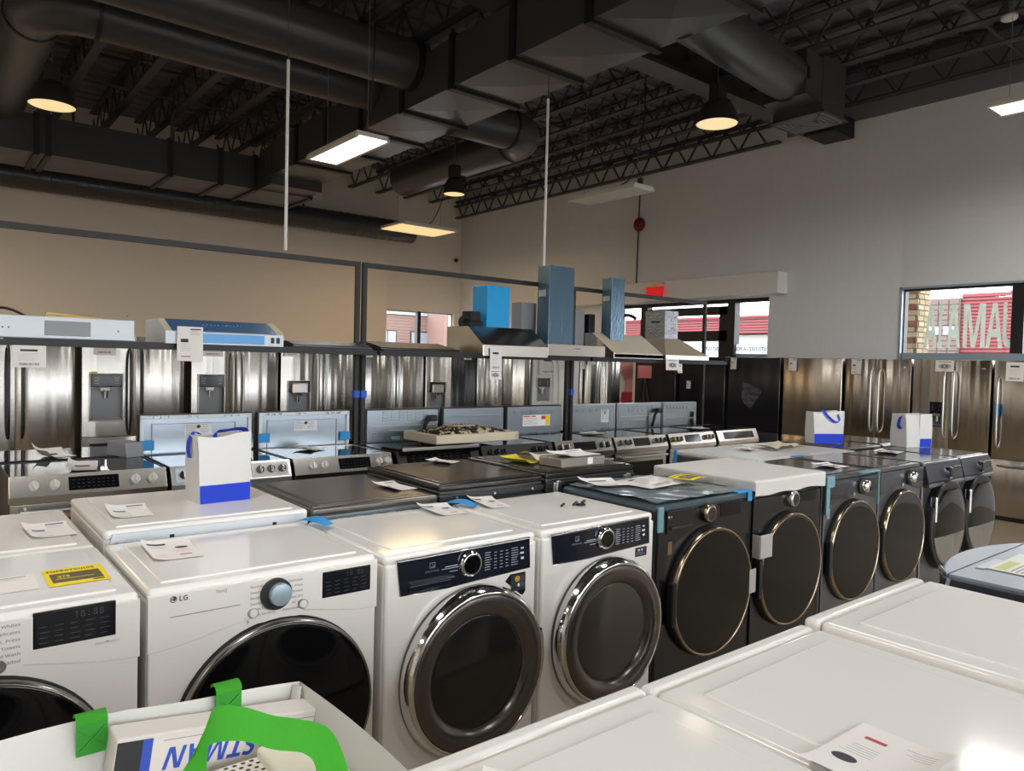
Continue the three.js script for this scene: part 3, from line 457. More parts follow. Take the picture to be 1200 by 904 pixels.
// white pair with big dark doors
function whitePair(kind, label, x0, x1) {
  const { t, w, h, d } = machine(kind, label, kind === 'washing_machine' ? 'washer' : 'dryer', x0, x1, 0.985, 2.155, 0.59), z = d / 2;
  cabinet(t, w, h, d, M.enamel);
  part('front_panel', rb(-w / 2 + 0.002, w / 2 - 0.002, 0.04, 0.87, z - 0.012, z + 0.008, 0.006), M.enamel, t);
  part('control_panel', arcFascia(w - 0.004, 0.815, 0.966, 0.045, z), M.plasticWhite, t);
  roundDoor(t, kind === 'dryer' ? 0.02 : -0.02, 0.535, z + 0.008, 0.302, { rim: M.hairline, bezel: M.rubber, rw: 0.009, bw: 0, glass: M.glassDark, bulge: 0.012, out: 0.03, thin: true });
  const zf = z + 0.0145;
  if (kind === 'dryer') {
    const s = part('display', rb(0.154, 0.322, 0.874, 0.957, z + 0.004, zf + 0.001, 0.003), M.glassDark, t); part('display_print', flat(0.162, 0.077).translate(0.238, 0.9155, zf + 0.0016), PR.lgDisplay, s);
    stick(t, 'cycle_list', 0.17, 0.125, 0.01, 0.9, zf, PR.lgCycles);
    stick(t, 'maker_mark', 0.07, 0.026, -0.29 + 0.03, 0.952, zf, PR.lgLogo); stick(t, 'model_mark', 0.05, 0.016, -0.15, 0.953, zf, PR.thinq);
    const k = part('knob', mv(disc(0.047, 0.012, 40), 0.005, 0.918, zf + 0.006), M.black, t); part('knob_cap', mv(latheZ([[0.034, 0], [0.034, 0.014], [0.03, 0.019], [0.001, 0.02]], 40), 0.013, 0.918, zf + 0.01), M.alu, k);
    for (const x of [-0.062, 0.09]) { const b = part('button', mv(disc(0.015, 0.008), x, 0.872, zf + 0.003), M.satin, t); part('button_cap', mv(disc(0.0115, 0.006), x, 0.872, zf + 0.006), M.plasticWhite, b); }
    part('lint_seam', bx(-0.29, -0.1, 0.902, 0.9045, zf - 0.004, zf + 0.0004), M.plasticGrey, t);
  } else {
    const s = part('display', rb(0.105, 0.29, 0.885, 0.976, z + 0.004, zf + 0.001, 0.003), M.glassDark, t); part('display_print', flat(0.178, 0.084).translate(0.198, 0.93, zf + 0.0016), PR.lgDisplay, s);
    stick(t, 'cycle_list', 0.11, 0.12, 0.03, 0.91, zf, PR.lgCycles2); part('button', mv(disc(0.016, 0.01), 0.035, 0.862, zf + 0.003), M.satin, t);
    stick(t, 'warranty_sticker', 0.042, 0.056, 0.275, 0.787, z + 0.002, PR.ten); stick(t, 'feature_mark', 0.06, 0.008, 0.27, 0.87, zf, PR.label);
    part('energy_label', flat(0.15, 0.185).rotateX(-Math.PI / 2).translate(0.235, h + 0.0065, 0.055), PR.energy, t);
    part('instruction_label', flat(0.24, 0.16).rotateX(-Math.PI / 2).translate(0.02, h + 0.0062, 0.06), SH[1], t);
  }
  part('kick_panel', rb(-w / 2 + 0.01, w / 2 - 0.01, 0.03, 0.17, z - 0.004, z + 0.006, 0.003), M.enamel, t);
  return t;
}
whitePair('washing_machine', 'white front-load washer with a yellow energy label on its top', -0.23, 0.465);
whitePair('dryer', 'white front-load dryer with a silver dial beside a black display', 0.485, 1.178);
// white pair with chrome-ringed doors and a navy control strip
function navyPair(label, x0, x1, washer) {
  const { t, w, h, d } = machine(washer ? 'washing_machine' : 'dryer', label, washer ? 'washer' : 'dryer', x0, x1, 0.975, 2.14, 0.62), z = d / 2;
  cabinet(t, w, h, d, M.enamel, M.enamel, 0.06);
  part('front_panel', rb(-w / 2 + 0.003, w / 2 - 0.003, 0.04, h - 0.03, z - 0.01, z + 0.014, 0.012, 3), M.enamel, t);
  const zp = z + 0.014, P = [[-0.285, 0.952], [-0.27, 0.842], [-0.08, 0.838], [0.0, 0.842], [0.285, 0.852], [0.28, 0.958]];
  part('control_frame', ext(P.map(([a, b]) => [a * 1.02, b > 0.9 ? b + 0.005 : b - 0.005]), 0.006, 0.002).translate(0, 0, zp - 0.002), M.chrome, t);
  part('control_panel', ext(P, 0.008, 0.002).translate(0, 0, zp + 0.002), M.navy, t);
  stick(t, 'panel_print', 0.54, 0.094, 0.002, 0.902, zp + 0.0127, PR.elux);
  const k = part('knob', mv(latheZ([[0.047, 0], [0.047, 0.012], [0.04, 0.024], [0.034, 0.022], [0.001, 0.02]], 40), 0.0, 0.909, zp + 0.011), M.chrome, t); part('knob_face', mv(disc(0.033, 0.006), 0, 0.909, zp + 0.034), M.glassDark, k);
  if (washer) { part('drawer_handle', [rb(-0.25, -0.08, 0.845, 0.872, zp + 0.008, zp + 0.022, 0.007), rb(-0.25, -0.07, 0.872, 0.878, zp + 0.01, zp + 0.03, 0.003)], M.navy, t); part('corner_sticker', ext([[0.175, 0.81], [0.2, 0.833], [0.272, 0.833], [0.275, 0.76], [0.262, 0.745], [0.25, 0.75]], 0.001).translate(0, 0, zp + 0.0005), M.bezelDark, t); stick(t, 'sticker_print', 0.07, 0.062, 0.238, 0.797, zp + 0.0025, PR.eluxSticker); }
  else stick(t, 'feature_sticker', 0.075, 0.04, 0.245, 0.815, zp + 0.0012, PR.darkSticker);
  roundDoor(t, washer ? 0.03 : 0.03, 0.522, zp, 0.297, { rim: M.chrome, bezel: M.bezelWarm, rw: 0.02, bw: 0.075, glass: washer ? M.glassSmoke : phy({ color: '#4a4641', roughness: 0.1 }), bulge: 0.008, out: 0.062 });
  part('door_latch', new THREE.TorusGeometry(0.3, 0.012, 10, 24, 0.8).rotateZ(-0.5).scale(1, 1, 1.6).translate(0.034, 0.522, zp + 0.03), M.chrome, t);
  return t;
}
navyPair('white front-load washer with a navy strip and a drawer handle under its emblem', 1.2, 1.86, true);
navyPair('white front-load dryer with a navy strip beside the black washer', 1.885, 2.548, false);
// black machines
function blackMachine(label, x0, x1, h, kind, o = {}) {
  const { t, w, d } = machine(kind, label, kind === 'dryer' ? 'dryer' : 'washer', x0, x1, h, 2.14, 0.615), z = d / 2;
  cabinet(t, w, h, d, o.body ?? M.blackBody, o.top ?? M.blackBody);
  part('front_panel', rb(-w / 2 + 0.006, w / 2 - 0.006, 0.05, h - 0.04, z - 0.01, z + 0.012, 0.006), o.front ?? M.blackFront, t);
  roundDoor(t, o.dx ?? 0.02, 0.56, z + 0.012, o.R ?? 0.305, { rim: o.rim ?? M.bronze, bezel: M.rubber, rw: 0.012, bw: 0, glass: o.glass ?? M.glassDark, bulge: 0.005, out: 0.04, notch: true, thin: true });
  return { t, w, h, d, z };
}
{
  const { t, z } = blackMachine('black front-load washer with a bronze dial and taped teal film', 2.572, 3.298, 1.0, 'washing_machine', { top: phy({ color: '#4d5a60', roughness: 0.18, metalness: 0.3 }) }), zf = z + 0.013;
  part('detergent_drawer', rb(-0.305, -0.115, 0.866, 0.972, z, zf + 0.006, 0.004), M.blackFront, t); part('drawer_grip', rb(-0.285, -0.14, 0.885, 0.9, z + 0.01, zf + 0.016, 0.005), M.black, t);
  stick(t, 'maker_mark', 0.05, 0.018, -0.28, 0.945, zf + 0.0075, PR.lgLogoDark);
  const k = part('knob', mv(latheZ([[0.045, 0], [0.045, 0.022], [0.038, 0.032], [0.03, 0.032]], 40), -0.01, 0.935, zf), M.bronze, t); part('knob_face', mv(disc(0.031, 0.004), -0.01, 0.935, zf + 0.03), M.black, k);
  part('display', rb(0.1, 0.27, 0.9, 0.965, z, zf + 0.002, 0.003), M.glassDark, t);
  part('corner_film', [rb(-0.362, -0.325, 0.88, 0.995, z + 0.006, z + 0.016, 0.003)], M.tealFilm, t);
  part('tape', [rb(0.33, 0.366, 0.955, 1.002, z + 0.008, z + 0.015, 0.002), rb(0.25, 0.366, 1.0, 1.008, z - 0.06, z + 0.01, 0.002)], M.tape, t);
  part('foil_sticker', rb(-0.29, -0.26, 0.77, 0.83, z + 0.012, zf + 0.001, 0.001), M.bronze, t); part('door_tape', rb(0.3, 0.355, 0.5, 0.62, z + 0.054, z + 0.058, 0.001), M.maskTape, t);
  part('film_sheet', surf(24, 16, (u, v) => [-0.335 + 0.66 * u, 1.008 + 0.008 * Math.abs(Math.sin(u * 13 + v * 7)) * vnoise(u * 9, v * 9, 32), 0.29 - 0.58 * v]), phy({ color: '#7f8e94', roughness: 0.12, metalness: 0.2, side: two }), t);
  const crumple = one('crumpled_manual_bag', surf(20, 12, (u, v) => [(u - 0.5) * 0.36, 0.006 + 0.03 * vnoise(u * 8, v * 6, 32) * Math.sin(u * 3.14) * Math.sin(v * 3.14), (0.5 - v) * 0.26]), mat({ map: SH[2].map, roughness: 0.3, side: two }), 'crumpled plastic bag of leaflets on the black washer with the bronze dial', 'leaflets', [2.98, 1.016, -2.52], 0.1);
  one('energy_leaflet', surf(6, 4, (u, v) => [(u - 0.5) * 0.19, 0.004 * Math.sin(u * 4), (0.5 - v) * 0.14]), mat({ map: PR.energy.map, roughness: 0.7, side: two }), 'yellow energy leaflet lying on the black washer with the bronze dial', 'leaflet', [3.17, 1.045, -2.43], 0.25);
}
{
  const { t, z, w } = blackMachine('black front-load dryer under a draped white foam sheet', 3.315, 3.985, 1.0, 'dryer', { dx: -0.01, R: 0.3 }), zf = z + 0.013;
  const k = part('knob', mv(latheZ([[0.045, 0], [0.045, 0.02], [0.036, 0.03], [0.03, 0.03]], 40), 0.02, 0.93, zf), M.satin, t); part('knob_face', mv(disc(0.031, 0.004), 0.02, 0.93, zf + 0.028), M.black, k);
  part('door_tape', [rb(-0.325, -0.22, 0.66, 0.78, z + 0.054, z + 0.058, 0.001), rb(-0.332, -0.328, 0.66, 0.78, z + 0.012, z + 0.056, 0.001)], M.maskTape, t); part('display', rb(0.12, 0.28, 0.9, 0.96, z, zf + 0.002, 0.003), M.glassDark, t);
  const yT = 1.006, X = w / 2 + 0.012, Z = 0.325;
  one('foam_sheet', surf(70, 60, (u, v) => { // sheet over the slab, hanging a little at the front and at one side
    let x = -X - 0.05 + u * (2 * X + 0.05), zz = Z + 0.075 - v * (2 * Z + 0.075), y = yT + 0.046 + 0.004 * vnoise(u * 7, v * 7, 32);
    if (x < -X) { y -= (-X - x) * 1.0; x = -X - 0.003; }
    const hang = zz - Z; if (hang > 0) { y -= hang * (0.85 + 0.25 * vnoise(u * 5, 0.5, 32)); zz = Z + 0.006 + 0.008 * vnoise(u * 8, 1.5, 32); }
    return [x, y, zz];
  }), M.foam, 'white foam packing sheet draped over the black dryer', 'foam sheet', [3.65, 0, -2.445]);
  one('foam_slab', rb(-X + 0.01, X - 0.02, 0, 0.04, -Z + 0.02, Z - 0.005, 0.006), M.foam, 'flat foam slab under the draped packing sheet on the black dryer', 'foam slab', [3.65, 1.006, -2.445]);
}
// graphite pair and the two oval-door machines beyond
function graphite(label, x0, x1, kind, drawer) {
  const { t, z, w, h } = blackMachine(label, x0, x1, 1.012, kind, { body: M.graphite, top: M.graphiteTop, front: M.graphite, dx: 0, R: 0.298, glass: M.glassDark }), zf = z + 0.026;
  part('control_panel', arcFascia(w - 0.006, 0.85, 0.985, 0.05, z + 0.012), phy({ color: '#4d4e52', roughness: 0.3, metalness: 0.7 }), t);
  const k = part('knob', mv(disc(0.05, 0.016, 36), 0.09, 0.935, zf + 0.006), M.black, t); part('knob_cap', mv(latheZ([[0.034, 0], [0.034, 0.03], [0.001, 0.034]], 32), 0.1, 0.935, zf + 0.01), M.chrome, k);
  part('display', rb(0.17, 0.3, 0.895, 0.975, zf - 0.01, zf + 0.002, 0.003), M.glassDark, t); part('button', mv(disc(0.012, 0.008), -0.01, 0.895, zf + 0.002), M.chrome, t);
  if (drawer) { part('detergent_drawer', rb(-0.29, -0.06, 0.87, 0.97, zf - 0.01, zf + 0.003, 0.004), phy({ color: '#47484b', roughness: 0.3, metalness: 0.7 }), t); part('drawer_grip', rb(-0.27, -0.09, 0.885, 0.915, zf, zf + 0.005, 0.004), M.black, t); part('foil_sticker', rb(-0.28, -0.25, 0.77, 0.83, z + 0.012, z + 0.0135, 0.0006), M.satin, t); part('tape', [rb(-0.325, -0.24, 0.955, 1.02, zf - 0.006, zf + 0.006, 0.003), rb(-0.325, -0.29, 0.8, 0.96, zf - 0.006, zf + 0.005, 0.003), rb(0.1, w / 2, 1.006, 1.016, z - 0.02, z + 0.03, 0.003), rb(w / 2 - 0.015, w / 2 - 0.004, 0.8, 1.0, zf - 0.006, zf + 0.004, 0.002)], M.tealFilm, t); }
}
graphite('graphite front-load washer with teal tape down its corner', 4.02, 4.665, 'washing_machine', true);
graphite('graphite front-load dryer with a chrome dial and bronze door ring', 4.685, 5.305, 'dryer', false);
function oval(label, x0, x1, kind, drawer) {
  const { t, w, h, d } = machine(kind, label, kind === 'dryer' ? 'dryer' : 'washer', x0, x1, 1.005, 2.13, 0.62), z = d / 2;
  cabinet(t, w, h, d, M.graphite, M.graphiteTop, 0.03);
  part('control_panel', prismX([[z - 0.02, 0.99], [z + 0.008, 0.985], [z + 0.035, 0.88], [z + 0.03, 0.86], [z - 0.02, 0.86]], -w / 2 + 0.004, w / 2 - 0.004, 0.002), M.slateDark, t);
  part('panel_lip', rb(-w / 2 + 0.004, w / 2 - 0.004, 0.838, 0.866, z - 0.01, z + 0.045, 0.008), M.graphite, t);
  const k = part('knob', mv(disc(0.04, 0.05, 32), 0.03, 0.925, z + 0.03), M.chrome, t); part('knob_face', mv(disc(0.032, 0.006), 0.03, 0.925, z + 0.057), M.black, k);
  part('display', rb(0.12, 0.26, 0.895, 0.96, z + 0.005, z + 0.03, 0.004), M.glassDark, t);
  const E = (k, zz) => { const p = []; for (let i = 0; i < 48; i++) { const a = i / 48 * 6.2832; p.push([0.285 * k * Math.cos(a), 0.555 + 0.3 * k * Math.sin(a)]); } return p; };
  const dr = part('door', ext(E(1), 0.05, 0.014).translate(0.01, 0, z), M.black, t);
  part('door_glass', surf(24, 24, (u, v) => { const a = u * Math.PI, y = 0.5 + 0.31 * v, hw = 0.262 * Math.sqrt(Math.max(0, 1 - ((y - 0.555) / 0.278) ** 2)); const x = -hw * Math.cos(a); return [0.01 + x, y, z + 0.066 + 0.02 * Math.sin(a)]; }), M.glassDark, dr);
  part('door_lower', surf(24, 24, (u, v) => { const a = u * Math.PI, y = 0.285 + 0.215 * v, hw = 0.262 * Math.sqrt(Math.max(0, 1 - ((y - 0.555) / 0.278) ** 2)); const x = -hw * Math.cos(a); return [0.01 + x, y, z + 0.066 + 0.02 * Math.sin(a)]; }), M.doorGrey, dr);
  part('door_handle', rb(-0.25, -0.22, 0.6, 0.78, z + 0.03, z + 0.075, 0.012), M.chrome, dr);
}
oval('graphite washer with a black oval door and a reflected white bag on top', 5.34, 5.945, 'washing_machine');
oval('graphite dryer with a black oval door at the end of the row', 5.955, 6.525, 'dryer');

// ------------------------------------------------------------------ the row behind, seen from the back
{ // white pair
  const a = machine('washing_machine', 'white washer seen from behind, beside the white dryer with the gift bag', 'washer', -0.24, 0.465, 0.98, 3.48, 0.7, Math.PI); cabinet(a.t, a.w, a.h, a.d, M.enamel); part('back_panel', bx(-0.3, 0.3, 0.1, 0.9, -a.d / 2 - 0.008, -a.d / 2), M.galv, a.t);
  const b = machine('dryer', 'white dryer seen from behind with a small gift bag on it', 'dryer', 0.49, 1.215, 1.022, 3.48, 0.7, Math.PI); cabinet(b.t, b.w, b.h, b.d, M.enamel);
  part('back_panel', [bx(-b.w / 2 + 0.006, b.w / 2 - 0.006, 0.1, b.h - 0.03, -b.d / 2 - 0.01, -b.d / 2)], M.galvWhite, b.t);
  part('top_flange', ext([[-b.w / 2 + 0.01, b.h - 0.062], [b.w / 2 - 0.01, b.h - 0.062], [b.w / 2 - 0.025, b.h - 0.012], [-b.w / 2 + 0.025, b.h - 0.012]], 0.006, 0.001).translate(0, 0, -b.d / 2 - 0.014), M.galvWhite, b.t);
  for (const x of [0.15, -0.22]) part('slot', rb(x - 0.008, x + 0.008, b.h - 0.044, b.h - 0.032, -b.d / 2 - 0.0165, -b.d / 2 - 0.01, 0.002), M.rubber, b.t);
  for (const x of [0.325, 0.3, -0.31, -0.33]) part('screw', mv(disc(0.004, 0.003, 10), x, b.h - 0.04, -b.d / 2 - 0.0155), M.satin, b.t);
}
{ // grey-topped machine with a row of tabs
  const { t, w, h, d } = machine('washing_machine', 'grey-topped washer seen from behind with a row of square tabs', 'washer', 1.235, 1.845, 1.018, 3.5, 0.7, Math.PI); cabinet(t, w, h, d, M.greyTop, M.greyTop, 0.05);
  part('back_panel', bx(-w / 2 + 0.004, w / 2 - 0.004, 0.1, h - 0.035, -d / 2 - 0.012, -d / 2), M.galv, t);
  for (let i = 0; i < 7; i++) part('tab', [rb(-0.235 + i * 0.078, -0.195 + i * 0.078, h - 0.085, h - 0.05, -d / 2 - 0.02, -d / 2 - 0.012, 0.003)], M.galv, t);
  for (const s of [-1, 1]) part('corner_bracket', rb(s * (w / 2 - 0.03) - 0.024, s * (w / 2 - 0.03) + 0.024, h - 0.095, h - 0.042, -d / 2 - 0.018, -d / 2 - 0.01, 0.003), M.rubber, t);
}
function darkBack(label, x0, x1, h, extra) {
  const { t, w, d } = machine('washing_machine', label, 'washer', x0, x1, h, 3.52, 0.7, Math.PI); cabinet(t, w, h, d, M.blackBody, M.darkTop, 0.03);
  part('top_rim', [rb(-w / 2 - 0.004, w / 2 + 0.004, h - 0.075, h - 0.05, -d / 2 - 0.008, d / 2, 0.004), rb(-w / 2 - 0.004, w / 2 + 0.004, h - 0.115, h - 0.09, -d / 2 - 0.008, d / 2, 0.004)], M.blackBody, t);
  part('back_panel', bx(-w / 2 + 0.006, w / 2 - 0.006, 0.1, h - 0.12, -d / 2 - 0.012, -d / 2), extra ? M.galv : M.blackBody, t);
  if (extra) { part('cord_clip', [prismY([[0.06, 0], [-0.02, 0], [0, -0.05], [0.04, -0.05]], 0.82, h - 0.125).translate(0, 0, -d / 2 - 0.01)], M.galvWhite, t); part('hose_bracket', [rb(-0.27, -0.2, 0.84, h - 0.13, -d / 2 - 0.03, -d / 2 - 0.01, 0.006), rb(-0.255, -0.215, 0.86, h - 0.15, -d / 2 - 0.034, -d / 2 - 0.028, 0.003)], M.galv, t); }
  else for (const s of [-1, 1]) part('clasp', [rb(s * (w / 2 - 0.07) - 0.028, s * (w / 2 - 0.07) + 0.028, h - 0.13, h - 0.05, -d / 2 - 0.018, -d / 2 - 0.004, 0.004), rb(s * (w / 2 - 0.07) - 0.014, s * (w / 2 - 0.07) + 0.014, h - 0.15, h - 0.04, -d / 2 - 0.026, -d / 2 - 0.014, 0.006)], M.satin, t);
  for (const x of [-0.24, 0, 0.22]) part('rim_screw', mv(disc(0.006, 0.004, 10), x, h - 0.063, -d / 2 - 0.01), M.satin, t);
  return t;
}
darkBack('dark-topped washer seen from behind with a galvanised back', 1.862, 2.492, 1.055, true);
darkBack('dark-topped washer seen from behind with two metal clasps', 2.515, 3.185, 1.062, false);
{ // far units of the back row
  const { t, w, h, d } = machine('washing_machine', 'washer behind the graphite pair with its top under white film', 'washer', 4.4, 5.06, 1.0, 3.5, 0.72, Math.PI); cabinet(t, w, h, d, M.graphite, mat({ color: '#c9c8c4', roughness: 0.45 }), 0.05);
  part('tape', [rb(0.3, 0.336, 0.9, 1.004, d / 2 - 0.02, d / 2 + 0.006, 0.002), rb(-0.26, -0.12, 0.985, 1.007, -d / 2 - 0.006, -d / 2 + 0.05, 0.002)], M.tape, t);
  const b = machine('dryer', 'dryer behind the graphite pair with a cream packing mat on top', 'dryer', 5.08, 5.72, 1.0, 3.5, 0.72, Math.PI); cabinet(b.t, b.w, b.h, b.d, M.graphite, mat({ color: '#bfbdb8', roughness: 0.4 }), 0.05);
  one('packing_mat', surf(20, 8, (u, v) => [(u - 0.5) * 0.5, 0.008 + 0.025 * vnoise(u * 6, v * 4, 32), (0.5 - v) * 0.2]), M.foamTray, 'crumpled cream packing mat on a far machine', 'packing mat', [5.3, 1.005, -3.2], 0.15);
  const c = machine('washing_machine', 'glossy grey washer seen from behind under the slouching gift bag', 'washer', 5.74, 6.36, 1.0, 3.5, 0.62, Math.PI); cabinet(c.t, c.w, c.h, c.d, M.graphite, M.graphiteTop, 0.04);
  const e = machine('dryer', 'glossy grey dryer seen from behind at the end of the back row', 'dryer', 6.38, 7.0, 1.0, 3.5, 0.62, Math.PI); cabinet(e.t, e.w, e.h, e.d, M.graphite, M.graphiteTop, 0.04);
}
// ------------------------------------------------------------------ the near row, seen over its tops
function nearDryer(label, x0, x1, h = 0.98) {
  const { t, w, d } = machine('dryer', label, 'dryer', x0, x1, h, 0.985, 0.74, Math.PI);
  part('cabinet', rb(-w / 2, w / 2, 0.025, h - 0.03, -d / 2, d / 2, 0.012), M.enamel, t);
  part('top_panel', [rb(-w / 2, w / 2, h - 0.05, h, -d / 2, d / 2 - 0.034, 0.018, 4), rb(-w / 2 + 0.065, w / 2 - 0.065, h - 0.03, h + 0.004, -d / 2 + 0.06, d / 2 - 0.1, 0.006, 3)], M.enamel, t);
  part('front_lip', [rb(-w / 2, w / 2, h - 0.07, h - 0.0005, d / 2 - 0.0335, d / 2 + 0.012, 0.016, 4)], M.enamel, t);
  part('control_panel', rb(-w / 2 + 0.005, w / 2 - 0.005, h - 0.19, h - 0.06, d / 2 - 0.01, d / 2 + 0.02, 0.01), M.plasticWhite, t);
  roundDoor(t, 0, 0.5, d / 2, 0.27, { rim: M.plasticWhite, bezel: M.plasticGrey, glass: M.glassDark, bw: 0.03 });
  part('knob', mv(disc(0.035, 0.03), 0, h - 0.12, d / 2 + 0.03), M.satin, t);
  for (const sx of [-1, 1]) for (const sz of [-1, 1]) part('foot', bar([sx * (w / 2 - 0.06), 0, sz * (d / 2 - 0.06)], [sx * (w / 2 - 0.06), 0.03, sz * (d / 2 - 0.06)], 0.022), M.rubber, t);
}
nearDryer('white dryer under the open shopping bag', -0.23, 0.45);
nearDryer('white dryer next to the open shopping bag', 0.462, 1.142);
nearDryer('white dryer with a price sheet on its top', 1.156, 1.785, 0.972);
nearDryer('white dryer beside the dark top-load washer', 1.798, 2.445, 0.985);
{
  const { t, w, h, d } = machine('top_load_washer', 'dark slate top-load washer with a curved front edge', 'washer', 2.51, 3.23, 1.0, 0.985, 0.72, Math.PI);
  part('cabinet', rb(-w / 2, w / 2, 0.03, h - 0.07, -d / 2, d / 2, 0.02), M.slateDark, t);
  const o = (k, s = 0) => { const p = [[-w / 2 + s, -d / 2 + s], [-w / 2 + s, d / 2 - 0.06 - s]]; for (let i = 1; i < 14; i++) { const u = i / 14; p.push([-w / 2 + s + u * (w - 2 * s), d / 2 - 0.06 - s + 0.085 * Math.sin(u * Math.PI) ** 0.7]); } p.push([w / 2 - s, d / 2 - 0.06 - s], [w / 2 - s, -d / 2 + s]); return p; };
  part('deck', prismY(o(), h - 0.075, h - 0.012, 0.004), M.slateDark, t);
  part('front_lid_panel', prismY(o(0, 0.008).map(([x, z]) => [x, Math.max(z, 0.296)]), h - 0.014, h, 0.003), M.slate, t);
  part('lid', prismY([[-w / 2 + 0.012, -d / 2 + 0.15], [-w / 2 + 0.012, 0.29], [w / 2 - 0.012, 0.29], [w / 2 - 0.012, -d / 2 + 0.15]], h - 0.014, h - 0.001, 0.002), M.slate, t);
  part('console', prismX([[-d / 2, h - 0.02], [-d / 2, h + 0.12], [-d / 2 + 0.06, h + 0.12], [-d / 2 + 0.14, h - 0.01]], -w / 2 + 0.01, w / 2 - 0.01, 0.004), M.slateDark, t);
  part('chrome_trim', [tube([[w / 2 + 0.004, h - 0.012, d / 2 - 0.075], [w / 2 + 0.004, h - 0.05, d / 2 - 0.068], [w / 2 + 0.003, h - 0.14, d / 2 - 0.06]], 0.008), bar([w / 2 - 0.03, h - 0.008, d / 2 - 0.05], [w / 2 - 0.09, h - 0.006, d / 2 - 0.012], 0.007)], M.chrome, t);
  part('instruction_label', flat(0.32, 0.15).rotateX(-Math.PI / 2).rotateY(Math.PI).translate(0.02, h + 0.0015, 0.17), panelPrint(128, 64, (c) => { c.fillStyle = '#e4e6dc'; c.fillRect(0, 0, 128, 64); c.fillStyle = '#4c84b4'; c.fillRect(0, 44, 128, 12); c.fillStyle = '#c9d07a'; c.fillRect(8, 6, 60, 14); lines(c, 8, 26, 100, 3, 6, '#777'); }, { roughness: 0.5 }), t);
  part('label_film', [bx(0.02, 0.2, h, h + 0.002, 0.245, 0.27)], M.galvWhite, t);
}
